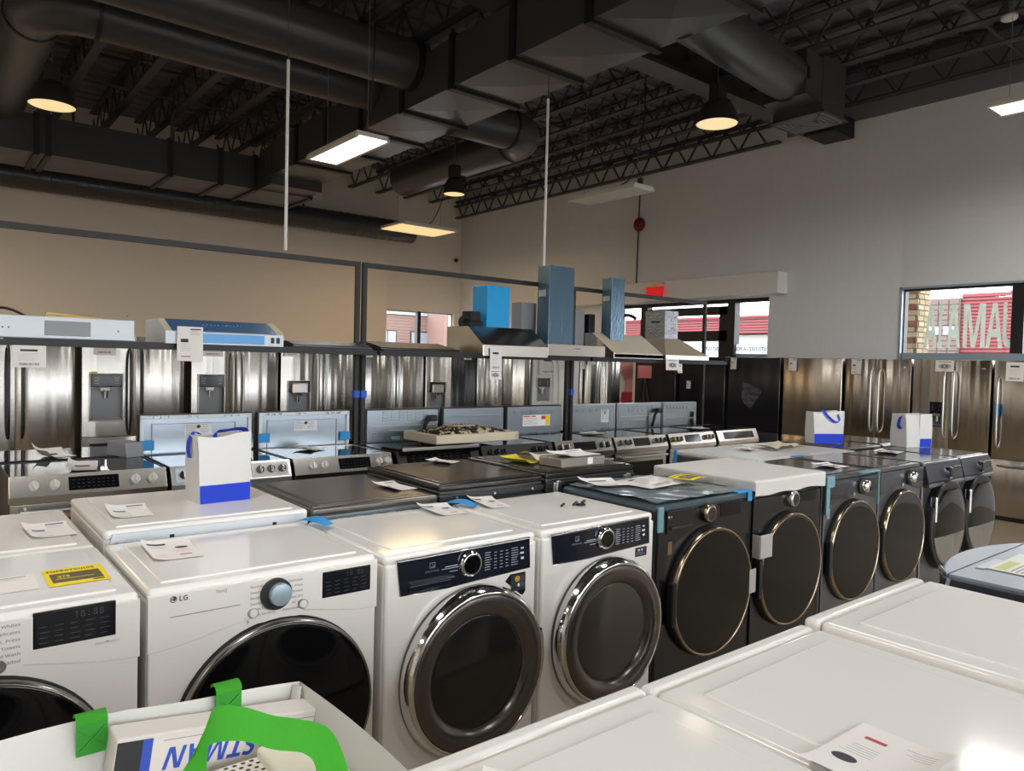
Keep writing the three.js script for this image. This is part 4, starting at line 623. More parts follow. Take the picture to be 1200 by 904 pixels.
// ------------------------------------------------------------------ ranges facing the washers
function range(label, x0, x1, o = {}) {
  const w = x1 - x0, d = 0.66, h = 0.915, t = thing('range_cooker', label, 'range', [(x0 + x1) / 2, 0, -(4.86 + d / 2)], 0), z = d / 2, pm = o.panel ?? M.steelF;
  part('body', rb(-w / 2 + 0.006, w / 2 - 0.006, 0.06, h - 0.03, -d / 2, z - 0.05, 0.006), M.black, t);
  part('cooktop', rb(-w / 2, w / 2, h - 0.03, h, -d / 2, z - 0.035, 0.006), M.cooktop, t);
  part('cooktop_trim', [bx(-w / 2, w / 2, h - 0.012, h + 0.003, -d / 2 - 0.004, -d / 2 + 0.012), bx(-w / 2 - 0.002, -w / 2 + 0.01, h - 0.02, h + 0.003, -d / 2, z - 0.035), bx(w / 2 - 0.01, w / 2 + 0.002, h - 0.02, h + 0.003, -d / 2, z - 0.035)], o.trim ?? M.black, t);
  const A = [z - 0.036, h + 0.004], B = [z + 0.012, h - 0.105], n = Math.hypot(A[0] - B[0], A[1] - B[1]), ux = (B[0] - A[0]) / n, uy = (B[1] - A[1]) / n, nz = -uy, ny = ux; // face runs down along (ux, uy), normal (nz, ny)
  part('control_panel', prismX([A, B, [z + 0.012, h - 0.14], [z - 0.06, h - 0.14], [z - 0.06, h]], -w / 2 + 0.002, w / 2 - 0.002, 0.003), pm, t);
  const at = (x, s, out) => [x, A[1] + uy * n * s + ny * out, A[0] + ux * n * s + nz * out], tilt = Math.atan2(ny, nz);
  for (const x of o.knobs ?? []) {
    const k = part('knob', disc(0.026, 0.02, 24).rotateX(-tilt).translate(...at(x, 0.5, 0.012)), o.knobMat ?? M.satin, t);
    part('knob_grip', rb(-0.007, 0.007, -0.024, 0.024, 0, 0.022, 0.005).rotateX(-tilt).translate(...at(x, 0.5, 0.02)), o.gripMat ?? M.steel, k);
  }
  if (o.display) { const [a, b] = o.display; const q = part('display', rb(a, b, -n * 0.34, n * 0.34, -0.004, 0.004, 0.003).rotateX(-tilt).translate(...at(0, 0.5, 0.001)), M.glassDark, t); part('display_print', flat((b - a) * 0.96, n * 0.62).translate((a + b) / 2, 0, 0.0046).rotateX(-tilt).translate(...at(0, 0.5, 0.001)), PR.darkPanel, q); }
  for (const [a, b, m] of o.tape ?? []) part('tape', rb(a, b, -n * 0.4, n * 0.4, 0.002, 0.006, 0.002).rotateX(-tilt).translate(...at(0, 0.5, 0.001)), m, t);
  const dr = part('oven_door', rb(-w / 2 + 0.008, w / 2 - 0.008, 0.22, h - 0.145, z - 0.05, z - 0.004, 0.008), o.door ?? M.steelF, t);
  part('oven_window', rb(-w / 2 + 0.06, w / 2 - 0.06, 0.3, h - 0.24, z - 0.01, z, 0.004), M.glassDark, dr);
  part('door_handle', [bar([-w / 2 + 0.05, h - 0.185, z + 0.045], [w / 2 - 0.05, h - 0.185, z + 0.045], 0.013), bar([-w / 2 + 0.08, h - 0.185, z - 0.01], [-w / 2 + 0.08, h - 0.185, z + 0.045], 0.01), bar([w / 2 - 0.08, h - 0.185, z - 0.01], [w / 2 - 0.08, h - 0.185, z + 0.045], 0.01)], o.handle ?? M.satin, dr);
  part('storage_drawer', rb(-w / 2 + 0.008, w / 2 - 0.008, 0.06, 0.212, z - 0.05, z - 0.006, 0.006), o.door ?? M.steelF, t);
  if (o.burners) for (const [bxx, bz] of [[-0.2, 0.12], [0.2, 0.12], [-0.2, -0.16], [0.2, -0.16]]) part('grate', [sbar([bxx - 0.13, h + 0.03, bz], [bxx + 0.13, h + 0.03, bz], 0.016, 0.016), sbar([bxx, h + 0.03, bz - 0.11], [bxx, h + 0.03, bz + 0.11], 0.016, 0.016), bar([bxx, h, bz], [bxx, h + 0.02, bz], 0.04), bar([bxx - 0.12, h, bz], [bxx - 0.12, h + 0.03, bz], 0.008), bar([bxx + 0.12, h, bz], [bxx + 0.12, h + 0.03, bz], 0.008)], M.rubber, t);
  for (const sx of [-1, 1]) for (const sz of [-1, 1]) part('foot', bar([sx * (w / 2 - 0.05), 0, sz * 0.26], [sx * (w / 2 - 0.05), 0.065, sz * 0.26], 0.018), M.rubber, t);
  return t;
}
range('stainless slide-in range with four knobs beside a dark display', 0.39, 1.205, { knobMat: M.fridgeWhite, gripMat: M.fridgeWhite, knobs: [-0.29, -0.19, 0.23, 0.325], display: [-0.12, 0.14], panel: M.steelF });
range('stainless range with black chrome knobs, partly behind the gift bag', 1.225, 2.0, { knobs: [-0.31, 0.17, 0.245, 0.32], display: [-0.08, 0.09], knobMat: M.bezelDark, gripMat: M.chrome, panel: M.satin, tape: [[-0.36, -0.25, M.galvWhite], [0.115, 0.365, M.paper]] });
range('stainless slide-in range with two knobs left of its dark display', 2.02, 2.79, { knobMat: M.fridgeWhite, gripMat: M.satin, knobs: [-0.25, -0.165, 0.27, 0.34], display: [-0.05, 0.2], panel: M.steelF, trim: M.steel });
{ const t = range('black range with a raised glossy front ledge', 2.83, 3.6, { panel: M.black, display: [-0.3, 0.3], door: M.black, handle: M.black }); part('front_ledge', [prismX([[0.02, 0.918], [0.05, 0.935], [0.31, 0.945], [0.335, 0.93], [0.335, 0.9], [0.02, 0.9]], -0.36, 0.36, 0.003)], M.cooktop, t); part('ledge_trim', rb(-0.35, 0.37, 0.925, 0.95, 0.325, 0.345, 0.004), M.satin, t); }
range('black gas range with black knobs under the foam tray', 3.63, 4.42, { panel: M.black, knobs: [-0.31, -0.24, -0.17, 0.17, 0.24, 0.31], knobMat: M.rubber, gripMat: M.bezelDark, door: M.black, handle: M.satin });
range('stainless slide-in range between the foam tray and the five-knob range', 4.45, 5.19, { knobs: [-0.31, -0.23, 0.22, 0.3], knobMat: M.bezelDark, gripMat: M.satin, display: [-0.14, 0.14] });
range('stainless range with three square knobs each side of a bright display', 5.22, 5.99, { knobs: [-0.33, -0.26, -0.19, 0.19, 0.26, 0.33], display: [-0.12, 0.12], knobMat: M.satin, panel: M.steel, gripMat: M.bezelDark });
range('stainless range with clustered brass-toned knobs', 6.03, 6.8, { knobs: [-0.33, -0.27, -0.21, 0.21, 0.27, 0.33], knobMat: M.bronze, gripMat: M.bronze, display: [-0.13, 0.13] });
range('stainless range with a wide black touch panel at the row end', 6.85, 7.62, { display: [-0.27, 0.3], panel: M.steel });
// loose sheet on the first range and a grey wedge-shaped trim on the counter behind it
// ------------------------------------------------------------------ ranges facing away: galvanised backs
function rangeBack(label, x0, x1, o = {}) {
  const w = x1 - x0, d = 0.66, h = 0.905, t = thing('range_cooker', label, 'range', [(x0 + x1) / 2, 0, -(5.57 + d / 2)], Math.PI), z = -d / 2; // its back looks towards the washers
  part('body', rb(-w / 2 + 0.004, w / 2 - 0.004, 0.06, h, -d / 2 + 0.02, d / 2, 0.006), M.black, t);
  part('cooktop', rb(-w / 2, w / 2, h - 0.02, h + 0.012, -d / 2 + 0.06, d / 2, 0.006), M.cooktop, t);
  part('oven_door', rb(-w / 2 + 0.008, w / 2 - 0.008, 0.2, 0.75, d / 2, d / 2 + 0.03, 0.008), M.steelF, t);
  part('door_handle', bar([-w / 2 + 0.05, 0.72, d / 2 + 0.07], [w / 2 - 0.05, 0.72, d / 2 + 0.07], 0.013), M.satin, t);
  for (const sx of [-1, 1]) for (const sz of [-1, 1]) part('foot', bar([sx * (w / 2 - 0.05), 0, sz * 0.26], [sx * (w / 2 - 0.05), 0.065, sz * 0.26], 0.018), M.rubber, t);
  if (o.flatTop) return t;
  const top = 1.2;
  const hollow = o.kind === 'open'; // the hollow one has a real opening in its back
  part('backguard', hollow ? [prismX([[z + 0.045, 0.9], [z + 0.04, top - 0.004], [z + 0.05, top - 0.004], [z + 0.09, 0.9]], -w / 2, w / 2, 0.002), bx(-w / 2, w / 2, top - 0.012, top - 0.004, z + 0.012, z + 0.05), bx(-w / 2, -w / 2 + 0.01, 0.88, top - 0.008, z + 0.012, z + 0.06), bx(w / 2 - 0.01, w / 2, 0.88, top - 0.008, z + 0.012, z + 0.06)] : prismX([[z + 0.012, 0.88], [z + 0.012, top - 0.004], [z + 0.05, top - 0.004], [z + 0.09, 0.9]], -w / 2, w / 2, 0.004), o.guard ?? M.black, t);
  const b = part('back_panel', hollow ? [bx(-w / 2 + 0.012, w / 2 - 0.012, 0.1, 0.92, z, z + 0.014), bx(-w / 2 + 0.012, w / 2 - 0.012, 1.08, top - 0.012, z, z + 0.014), bx(-w / 2 + 0.012, -0.27, 0.92, 1.08, z, z + 0.014), bx(0.25, w / 2 - 0.012, 0.92, 1.08, z, z + 0.014)] : rb(-w / 2 + 0.012, w / 2 - 0.012, 0.1, top - 0.012, z + 0.0, z + 0.014, 0.003), M.galv, t);
  const box = (a, c, y0, y1, o2 = 0.006) => rb(a, c, y0, y1, z - o2, z + 0.004, 0.003);
  if (o.kind === 'tray') { // rimmed tray with a raised ridge
    const sx = [-0.29, -0.24, -0.19, 0.0, 0.05, 0.2, 0.25, 0.3], web = [[-w / 2 + 0.008, sx[0]], ...sx.map((x, i) => [x + 0.032, sx[i + 1] ?? w / 2 - 0.008])].map(([p, q]) => box(p, q, top - 0.03, top - 0.012, 0.016)); // webs between real slots
    part('back_rim', [...web, box(-w / 2 + 0.008, w / 2 - 0.008, top - 0.035, top - 0.026, 0.016), box(-w / 2 + 0.008, w / 2 - 0.008, top - 0.015, top - 0.008, 0.016), box(-w / 2 + 0.008, -w / 2 + 0.034, 0.92, top - 0.02, 0.016), box(w / 2 - 0.034, w / 2 - 0.008, 0.92, top - 0.02, 0.016)], M.galvWhite, b);
    part('back_ridge', [box(-0.27, 0.31, 1.128, 1.136, 0.01), box(0.302, 0.31, 0.9, 1.136, 0.01), box(-0.27, -0.262, 0.9, 1.136, 0.01)], M.galv, b);
    part('rating_label', flat(0.19, 0.085).rotateY(Math.PI).translate(-0.005, 1.085, z - 0.002), PR.label, b);
  }
  if (o.kind === 'louvre') {
    const s = []; for (let i = 0; i < 6; i++) for (let j = 0; j < 4; j++) s.push(rb(-0.3 + i * 0.08 + (0.14 - 0.08), -0.3 + i * 0.08 + 0.05 + 0.06, 1.165 - j * 0.022, 1.172 - j * 0.022, z - 0.012, z + 0.002, 0.003)); for (let i = 0; i < 3; i++) for (let j = 0; j < 3; j++) s.push(rb(0.2 + i * 0.06 - (i === 2 ? 0.5 : 0), 0.24 + i * 0.06 - (i === 2 ? 0.5 : 0), 0.99 - j * 0.022, 0.997 - j * 0.022, z - 0.012, z + 0.002, 0.003));
    part('vent_louvres', s, M.galv, b); part('back_ridge', [box(-0.32, 0.33, 1.05, 1.056), box(-0.1, 0.14, 1.01, 1.016)], M.galvWhite, b);
    const c = part('power_cord', tube([[-0.17, 0.93, z - 0.03], [-0.175, 1.0, z - 0.05], [-0.2, 1.07, z - 0.05], [-0.25, 1.11, z - 0.045]], 0.016, 24, 10), M.rubber, t); part('plug', rb(-0.31, -0.23, 1.085, 1.14, z - 0.07, z - 0.02, 0.015), M.black, c);
    if (o.film) part('film_tape', box(0.03, 0.12, 0.93, 0.965, 0.004), M.tealFilm, b);
  }
  if (o.kind === 'grid') {
    const s = []; for (const y of [1.145, 0.93]) for (let i = 0; i < 6; i++) for (let j = 0; j < 3; j++) s.push(rb(-0.29 + i * 0.1, -0.225 + i * 0.1, y - j * 0.014, y + 0.008 - j * 0.014, z - 0.009, z + 0.002, 0.002)); part('vent_louvres', s, M.galv, b);
    if (o.label) part('warning_label', flat(0.36, 0.11).rotateY(Math.PI).translate(-0.02, 1.05, z - 0.002), PR.labelColour, b); else part('rating_label', flat(0.12, 0.14).rotateY(Math.PI).translate(-0.16, 1.07, z - 0.002), PR.label, b);
  }
  if (o.kind === 'plain') part('back_ridge', [box(-0.3, 0.3, 1.11, 1.12), box(-0.3, -0.292, 0.92, 1.11), box(0.292, 0.3, 0.92, 1.11)], M.galv, b);
  if (o.kind === 'open') { part('shelf_strip', bx(-0.27, 0.25, 1.0, 1.012, z, z + 0.03), M.galv, b); const s = []; for (let i = 0; i < 9; i++) s.push(rb(-0.27 + i * 0.06, -0.23 + i * 0.06, 1.12, 1.15, z - 0.009, z + 0.002, 0.003)); part('vent_louvres', s, M.galv, b); }
  for (const [x, y, m] of o.tapes ?? []) part('tape', rb(x - 0.045, x + 0.045, y - 0.035, y + 0.035, z - 0.022, z - 0.014, 0.003), m, t);
  return t;
}
rangeBack('flat-topped range with its back to the four-knob range', 0.4, 1.14, { flatTop: true });
rangeBack('range with a tray-shaped galvanised back, blue tape at both lower corners', 1.19, 1.975, { kind: 'tray', tapes: [[0.34, 0.985, M.tape], [-0.345, 1.01, M.tape]] });
rangeBack('range with a tray-shaped galvanised back close to the double rack post', 2.015, 2.78, { kind: 'tray', tapes: [[0.335, 1.0, M.tape], [-0.335, 0.99, M.tape]] });
rangeBack('range with a louvred back and a thick power cord beside the foam tray', 2.93, 3.66, { kind: 'louvre', film: true });
rangeBack('range with a plain galvanised back behind the foam tray', 3.7, 4.41, { kind: 'plain' });
rangeBack('range with a slotted back and a red and yellow warning label', 4.44, 5.16, { kind: 'grid', label: true });
rangeBack('range with a slotted back and a square white label', 5.3, 5.97, { kind: 'grid', guard: M.satin });
rangeBack('range with a louvred back and a looped power cord', 6.0, 6.74, { kind: 'louvre', guard: M.galv });
rangeBack('range with a wide open slot in its galvanised back', 6.76, 7.4, { kind: 'open', guard: M.galv });
one('hood_filter_trim', prismX([[0, 0], [0.02, 0.09], [0.24, 0.09], [0.26, 0]], -0.06, 0.06, 0.003), M.plasticGrey, 'small grey wedge of trim on the flat-topped range', 'trim piece', [1.08, 0.92, -5.75], 0.3);
{ // polystyrene tray heaped with packed burner grates
  const t = thing('foam_tray', 'cream polystyrene tray holding packed burner parts, lying across two ranges', 'foam tray', [3.62, 0.955, -5.15], 0.02);
  part('tray', [rb(-0.42, 0.42, 0, 0.035, -0.24, 0.24, 0.012), rb(-0.42, 0.42, 0, 0.075, 0.2, 0.25, 0.012), rb(-0.42, 0.42, 0, 0.075, -0.25, -0.2, 0.012), rb(-0.43, -0.37, 0, 0.075, -0.25, 0.25, 0.012), rb(0.37, 0.43, 0, 0.075, -0.25, 0.25, 0.012)], M.foamTray, t);
  const pm = mat({ map: dataTex(128, (u, v) => { const k = fbm(u, v, 16, 2); return k > 0.42 ? [0.62 + 0.3 * k, 0.58 + 0.26 * k, 0.5 + 0.2 * k] : [0.16, 0.15, 0.13]; }, { srgb: true, repeat: [1.6, 0.9] }), roughness: 0.6, side: two });
  part('packed_parts', surf(60, 34, (u, v) => [(u - 0.5) * 0.76, 0.03 + 0.085 * (Math.sin(u * 3.14) * Math.sin(v * 3.14)) ** 0.35 * (0.75 + 0.3 * vnoise(u * 5, v * 3, 32)) + 0.02 * rnd(), (0.5 - v) * 0.42]), pm, t);
  part('cover_strip', rb(-0.12, 0.1, 0.118, 0.124, -0.12, 0.05, 0.003), M.foamTray, t);
}
// ------------------------------------------------------------------ refrigerators
function curvedDoor(w, y0, y1, z, d = 0.06, bulge = 0.018, cut) {
  if (cut) { // door built round a real dispenser recess [x0, x1, yBottom, yTop]
    const [a, b, c, e] = cut, s = (lo, hi, q0, q1) => curvedStrip(w, lo, hi, q0, q1, z, d, bulge);
    return merge([s(-w / 2, a, y0, y1), s(b, w / 2, y0, y1), s(a, b, y0, c), s(a, b, e, y1)]);
  }
  const p = [[-w / 2, -d], [-w / 2, -0.004]]; for (let i = 0; i <= 36; i++) { const u = i / 36; p.push([-w / 2 + 0.004 + u * (w - 0.008), bulge * (1 - (2 * u - 1) ** 2) + 0.0016 * Math.sin(u * 11 + w * 40) + 0.0009 * Math.sin(u * 27 + w * 17)]); } p.push([w / 2, -0.004], [w / 2, -d]);
  return toCreasedNormals(prismY(p.reverse(), y0, y1, 0.002), 0.5).translate(0, 0, z);
}
function curvedStrip(w, x0, x1, y0, y1, z, d, bulge) {
  const p = [[x0, -d]], n = 16; for (let i = 0; i <= n; i++) { const x = x0 + (x1 - x0) * i / n, u = Math.min(1, Math.max(0, (x + w / 2 - 0.004) / (w - 0.008))); p.push([x, bulge * (1 - (2 * u - 1) ** 2) + 0.0016 * Math.sin(u * 11 + w * 40) + 0.0009 * Math.sin(u * 27 + w * 17)]); } p.push([x1, -d]);
  return toCreasedNormals(prismY(p.reverse(), y0, y1, 0), 0.5).translate(0, 0, z);
}
function handleV(x, y0, y1, z, bow = 0.05, r = 0.012) { return [tube([[x, y0, z], [x, y0 + 0.03, z + bow * 0.8], [x, (y0 + y1) / 2, z + bow * 1.25], [x, y1 - 0.03, z + bow * 0.8], [x, y1, z]], r, 32, 10)]; }
function fridge(label, c, w, turn, o = {}) {
  const h = o.h ?? 1.775, d = o.d ?? 0.72, t = thing('refrigerator', label, 'refrigerator', c, turn), z = d / 2 - 0.06, m = o.m ?? M.steelF, hm = o.handle ?? M.satin, seam = o.seam ?? 0.72, g = 0.004;
  t.translateZ(-d / 2);
  part('cabinet', rb(-w / 2 + 0.004, w / 2 - 0.004, 0.04, h - 0.02, -d / 2, z - 0.065, 0.006), o.side ?? M.fridgeSide, t);
  part('base_grille', rb(-w / 2 + 0.01, w / 2 - 0.01, 0.0, 0.05, -d / 2 + 0.02, z - 0.03, 0.005), M.black, t);
  part('hinge_cap', [rb(-w / 2 + 0.01, -w / 2 + 0.09, h - 0.022, h + 0.004, z - 0.16, z - 0.02, 0.006), rb(w / 2 - 0.09, w / 2 - 0.01, h - 0.022, h + 0.004, z - 0.16, z - 0.02, 0.006)], M.fridgeSide, t);
  const split = o.split ?? 0, style = o.style ?? 'french', lw = w / 2 + split - g, rw2 = w / 2 - split - g, y0 = style === 'sbs' ? 0.06 : seam + 0.006;
  if (style !== 'single') {
    const lx = -w / 2 + lw / 2 + g / 2, cut = o.disp && [o.disp[0] - lx, o.disp[1] - lx, o.disp[2], o.disp[3] - 0.13];
    const L = part('door', curvedDoor(lw, y0, h, z, 0.06, o.bulge, cut).translate(lx, 0, 0), m, t), R = part('door', curvedDoor(rw2, y0, h, z, 0.06, o.bulge).translate(w / 2 - rw2 / 2 - g / 2, 0, 0), o.m2 ?? m, t);
    const hx = split, hy0 = style === 'sbs' ? 0.55 : 0.86, hy1 = o.hTop ?? 1.66;
    if (!o.noHandle) { part('door_handle', handleV(hx - 0.05, hy0, hy1, z + 0.004), hm, L); part('door_handle', handleV(hx + 0.05, hy0, hy1, z + 0.004), hm, R); }
    if (o.disp) { // water dispenser let into the left door
      const [a, b, yb, yt] = o.disp, s = o.dispDoor === 'R' ? R : L, zz = z + (o.bulge ?? 0.018) + 0.002, hgt = yt - yb;
      part('dispenser_frame', [rb(a - 0.012, b + 0.012, yt - 0.135, yt, z, zz + 0.004, 0.004), rb(a - 0.012, a, yb, yt, z, zz + 0.004, 0.003), rb(b, b + 0.012, yb, yt, z, zz + 0.004, 0.003), rb(a - 0.012, b + 0.012, yb - 0.012, yb, z, zz + 0.01, 0.003)], o.dispMat ?? M.steel, s);
      part('dispenser_pad', rb(a, b, yt - 0.13, yt - 0.005, zz, zz + 0.007, 0.003), M.glassDark, s); part('dispenser_print', flat((b - a) * 0.9, 0.1).translate((a + b) / 2, yt - 0.068, zz + 0.0075), PR.fridgePad, s);
      part('dispenser_recess', [bx(a, b, yb, yt - 0.13, z - 0.06, z - 0.055)], M.plasticGrey, s);
      part('dispenser_tray', rb(a + 0.01, b - 0.01, yb, yb + 0.012, z - 0.05, zz, 0.004), M.plasticGrey, s);
      part('dispenser_spout', [rb((a + b) / 2 - 0.05, (a + b) / 2 + 0.04, yt - 0.17, yt - 0.125, z - 0.045, z + 0.005, 0.01), bar([(a + b) / 2, yt - 0.23, z - 0.015], [(a + b) / 2, yt - 0.16, z - 0.015], 0.022)], M.chrome, s);
      if (o.dispCover) part('dispenser_cover', rb(a + 0.03, b - 0.03, yt - 0.14, yt - 0.03, zz, zz + 0.03, 0.012), M.steel, s);
    }
  } else { const S = part('door', curvedDoor(w - g, y0, h, z, 0.06, o.bulge), m, t); if (!o.noHandle) part('door_handle', handleV((o.hx ?? -1) * (w / 2 - 0.06), 0.8, 1.6, z + 0.004), hm, S); }
  if (style !== 'sbs') { const F = part('freezer_drawer', curvedDoor(w - g, 0.055, seam, z, 0.06, o.bulge), m, t); if (!o.noHandle) part('drawer_handle', tube([[-w / 2 + 0.07, seam - 0.07, z], [-w / 2 + 0.1, seam - 0.065, z + 0.045], [0, seam - 0.06, z + 0.062], [w / 2 - 0.1, seam - 0.065, z + 0.045], [w / 2 - 0.07, seam - 0.07, z]], 0.012, 36, 10), hm, F); }
  if (o.badge) part('maker_badge', rb(w / 2 - 0.1, w / 2 - 0.065, h - 0.1, h - 0.085, z, z + 0.014, 0.002), M.chrome, t);
  for (const [n, g2, mm] of o.extra ?? []) part(n, g2(z, w, h), mm, t);
  return t;
}
const ZK = -7.6; // fronts of the fridge row behind the ranges
fridge('stainless French-door fridge standing furthest from the side wall, with long dark handles', [0.66, 0, ZK], 0.9, 0, { m: M.steelF, handle: M.bezelDark, disp: [-0.36, -0.12, 0.95, 1.35] });
fridge('stainless French-door fridge with a black dispenser pad and yellow sticker', [1.605, 0, ZK], 0.88, 0, { disp: [-0.375, -0.11, 1.0, 1.43], handle: M.bezelDark, seam: 0.84, m: M.steelF, extra: [['yellow_sticker', (z) => rb(-0.38, -0.32, 1.43, 1.445, z + 0.022, z + 0.026, 0.001), mat({ color: '#e6d21e', roughness: 0.6 })]] });
fridge('stainless French-door fridge with a dispenser left of its bright wavy door', [2.55, 0, ZK], 0.88, 0, { disp: [-0.375, -0.13, 1.0, 1.43], handle: M.steel, bulge: 0.026 });
fridge('stainless French-door fridge with a covered dispenser by the rack post', [3.455, 0, ZK], 0.88, 0, { m: M.steelF, disp: [-0.36, -0.12, 1.0, 1.37], dispCover: true, hTop: 1.7 });
fridge('stainless French-door fridge with pale handles right of the rack post', [4.375, 0, ZK], 0.85, 0, { m: M.steelF, hTop: 1.7, bulge: 0.024 });
fridge('two-tone side-by-side fridge with a box-shaped dispenser', [5.2, 0, ZK], 0.76, 0, { style: 'sbs', split: 0.0, m: M.steelF, m2: M.fridgeBlack, disp: [-0.33, -0.1, 1.0, 1.36], dispCover: true, noHandle: true });
fridge('stainless French-door fridge without handles beside the white fridge', [6.05, 0, ZK], 0.9, 0, { m: M.steelF, noHandle: true, bulge: 0.022 });
fridge('white side-by-side fridge with a dark dispenser', [6.975, 0, ZK], 0.88, 0, { style: 'sbs', split: -0.06, m: M.fridgeWhite, side: M.fridgeWhite, handle: M.fridgeWhite, disp: [-0.36, -0.14, 1.1, 1.42], dispMat: M.fridgeWhite });
fridge('stainless French-door fridge with curved pale handles at the row end', [7.86, 0, ZK], 0.84, 0, { m: M.steelF, hTop: 1.72, bulge: 0.026, extra: [['dark_strip', (z) => rb(-0.38, -0.31, 0.8, 1.55, z, z + 0.016, 0.003), M.rubber]] });
const FX = 9.3, TR = -Math.PI / 2; // fronts of the fridge row along the side wall
fridge('bronze stainless bottom-freezer fridge with blue tape on its handle', [FX, 0, -2.62], 0.83, TR, { style: 'single', m: M.steelWarm, seam: 0.68, hx: -1, bulge: 0.014, extra: [['handle_tape', (z) => rb(-0.372, -0.338, 1.15, 1.3, z + 0.05, z + 0.075, 0.006), M.tape]] });
fridge('bronze stainless French-door fridge with a grey dispenser and sale sign', [FX, 0, -3.475], 0.83, TR, { m: M.steelWarm, disp: [-0.2, -0.08, 1.0, 1.28], dispMat: M.bezelDark, bulge: 0.014, badge: true });
fridge('bronze stainless French-door fridge with twin curved handles beside the handleless single-door fridge', [FX, 0, -4.325], 0.81, TR, { m: M.steelWarm, bulge: 0.014, badge: true });
fridge('bronze single-door fridge without a handle between the black and the twin-handled fridge', [FX, 0, -5.19], 0.83, TR, { style: 'single', m: M.steelWarm, noHandle: true, bulge: 0.008 });
fridge('matt black fridge with torn clear film on its door', [FX, 0, -6.08], 0.84, TR, { style: 'single', m: M.fridgeBlack, noHandle: true, bulge: 0.004, side: M.fridgeBlack, extra: [['torn_film', (z) => surf(10, 14, (u, v) => [-0.16 + 0.34 * u * (0.4 + 0.6 * v), 1.15 + 0.28 * v - 0.12 * u, z + 0.012 + 0.02 * vnoise(u * 7, v * 9, 32)]).scale(1, 1, 1), phy({ color: '#4a4b50', roughness: 0.15, side: two })]] });
fridge('tall matt black fridge behind the film-wrapped one', [FX, 0, -6.98], 0.84, TR, { style: 'single', m: M.fridgeBlack, noHandle: true, bulge: 0.004, side: M.fridgeBlack });
fridge('matt black fridge nearest the side door', [FX, 0, -7.9], 0.84, TR, { style: 'single', m: M.fridgeBlack, noHandle: true, bulge: 0.004, side: M.fridgeBlack });
{
  const p = thing('poster_board', 'pink and cream printed poster board standing beyond the fridge row', 'poster', [8.93, 0.0, -8.25]);
  part('board', bx(-0.3, 0.3, 0.1, 1.75, -0.012, 0), M.paper, p); part('poster_print', flat(0.58, 1.6).translate(0, 0.93, 0.002), mat({ map: canvasTex(128, 320, (c) => { c.fillStyle = '#d98f86'; c.fillRect(0, 0, 128, 320); c.fillStyle = '#ead9c4'; c.beginPath(); c.arc(40, 90, 46, 0, 7); c.fill(); c.fillStyle = '#b5323c'; c.fillRect(70, 110, 58, 40); c.fillStyle = '#5a8f97'; c.fillRect(0, 170, 128, 50); }), roughness: 0.6 }), p);
  part('stand', [bx(-0.25, -0.2, 0, 0.12, -0.15, 0.15), bx(0.2, 0.25, 0, 0.12, -0.15, 0.15)], M.black, p);
  const s = thing('tripod_stand', 'black tripod sign stand beside the pink poster board', 'stand', [8.96, 0, -7.78]);
  for (let k = 0; k < 3; k++) part('leg', bar([0.3 * Math.cos(k * 2.1 + 0.4), 0, 0.3 * Math.sin(k * 2.1 + 0.4)], [0, 1.45, 0], 0.014), M.black, s); part('sign_plate', rb(-0.16, 0.16, 1.42, 1.62, -0.01, 0.02, 0.01), mat({ color: '#c76f66', roughness: 0.6 }), s);
}
// ------------------------------------------------------------------ hood rack above the ranges
function rackBay(label, x0, x1) {
  const t = thing('hood_rack', label, 'rack', [(x0 + x1) / 2, 0, -5.56], 0, 'rack bays over the ranges'), a = (x1 - x0) / 2, s = 0.018;
  for (const k of [-1, 1]) { part('post', bx(k * (a - s) - s, k * (a - s) + s, 0, 2.42, -s, s), M.rack, t); part('shelf_arm', bx(k * (a - s) - s, k * (a - s) + s, 1.655, 1.69, -0.28, 0.32), M.rack, t); }
  part('top_beam', bx(-a + 2 * s, a - 2 * s, 2.38, 2.42, -s, s), M.rack, t);
  part('shelf_rail', bx(-a + 2 * s, a - 2 * s, 1.655, 1.7, 0.285, 0.32), M.rack, t); part('shelf_rail', bx(-a + 2 * s, a - 2 * s, 1.655, 1.69, -0.3, -0.27), M.rack, t); part('shelf_rail', bx(-a + 2 * s, a - 2 * s, 1.655, 1.69, -0.016, 0.016), M.rack, t);
  for (let i = 1; i < 6; i++) part('cross_bar', bx(-a + i * a / 3 - 0.012, -a + i * a / 3 + 0.012, 1.66, 1.685, -0.27, 0.268), M.rack, t);
  return t;
}
const bays = [rackBay('black steel hood rack bay holding the two flat hoods', 0.36, 2.845), rackBay('black steel hood rack bay holding the wide pro hood', 2.87, 5.225), rackBay('black steel hood rack bay holding the pyramid hood', 5.255, 7.5)];
part('tape_band', [rb(1.2, 1.249, 1.3, 1.36, -0.024, 0.024, 0.004)], M.tapeDark, bays[0]); part('tape_band', rb(-1.182, -1.13, 1.3, 1.36, -0.024, 0.024, 0.004), M.tapeDark, bays[1]); part('tape_band', rb(-1.126, -1.08, 1.3, 1.36, -0.024, 0.024, 0.004), M.tapeDark, bays[2]);
const SY = 1.7;
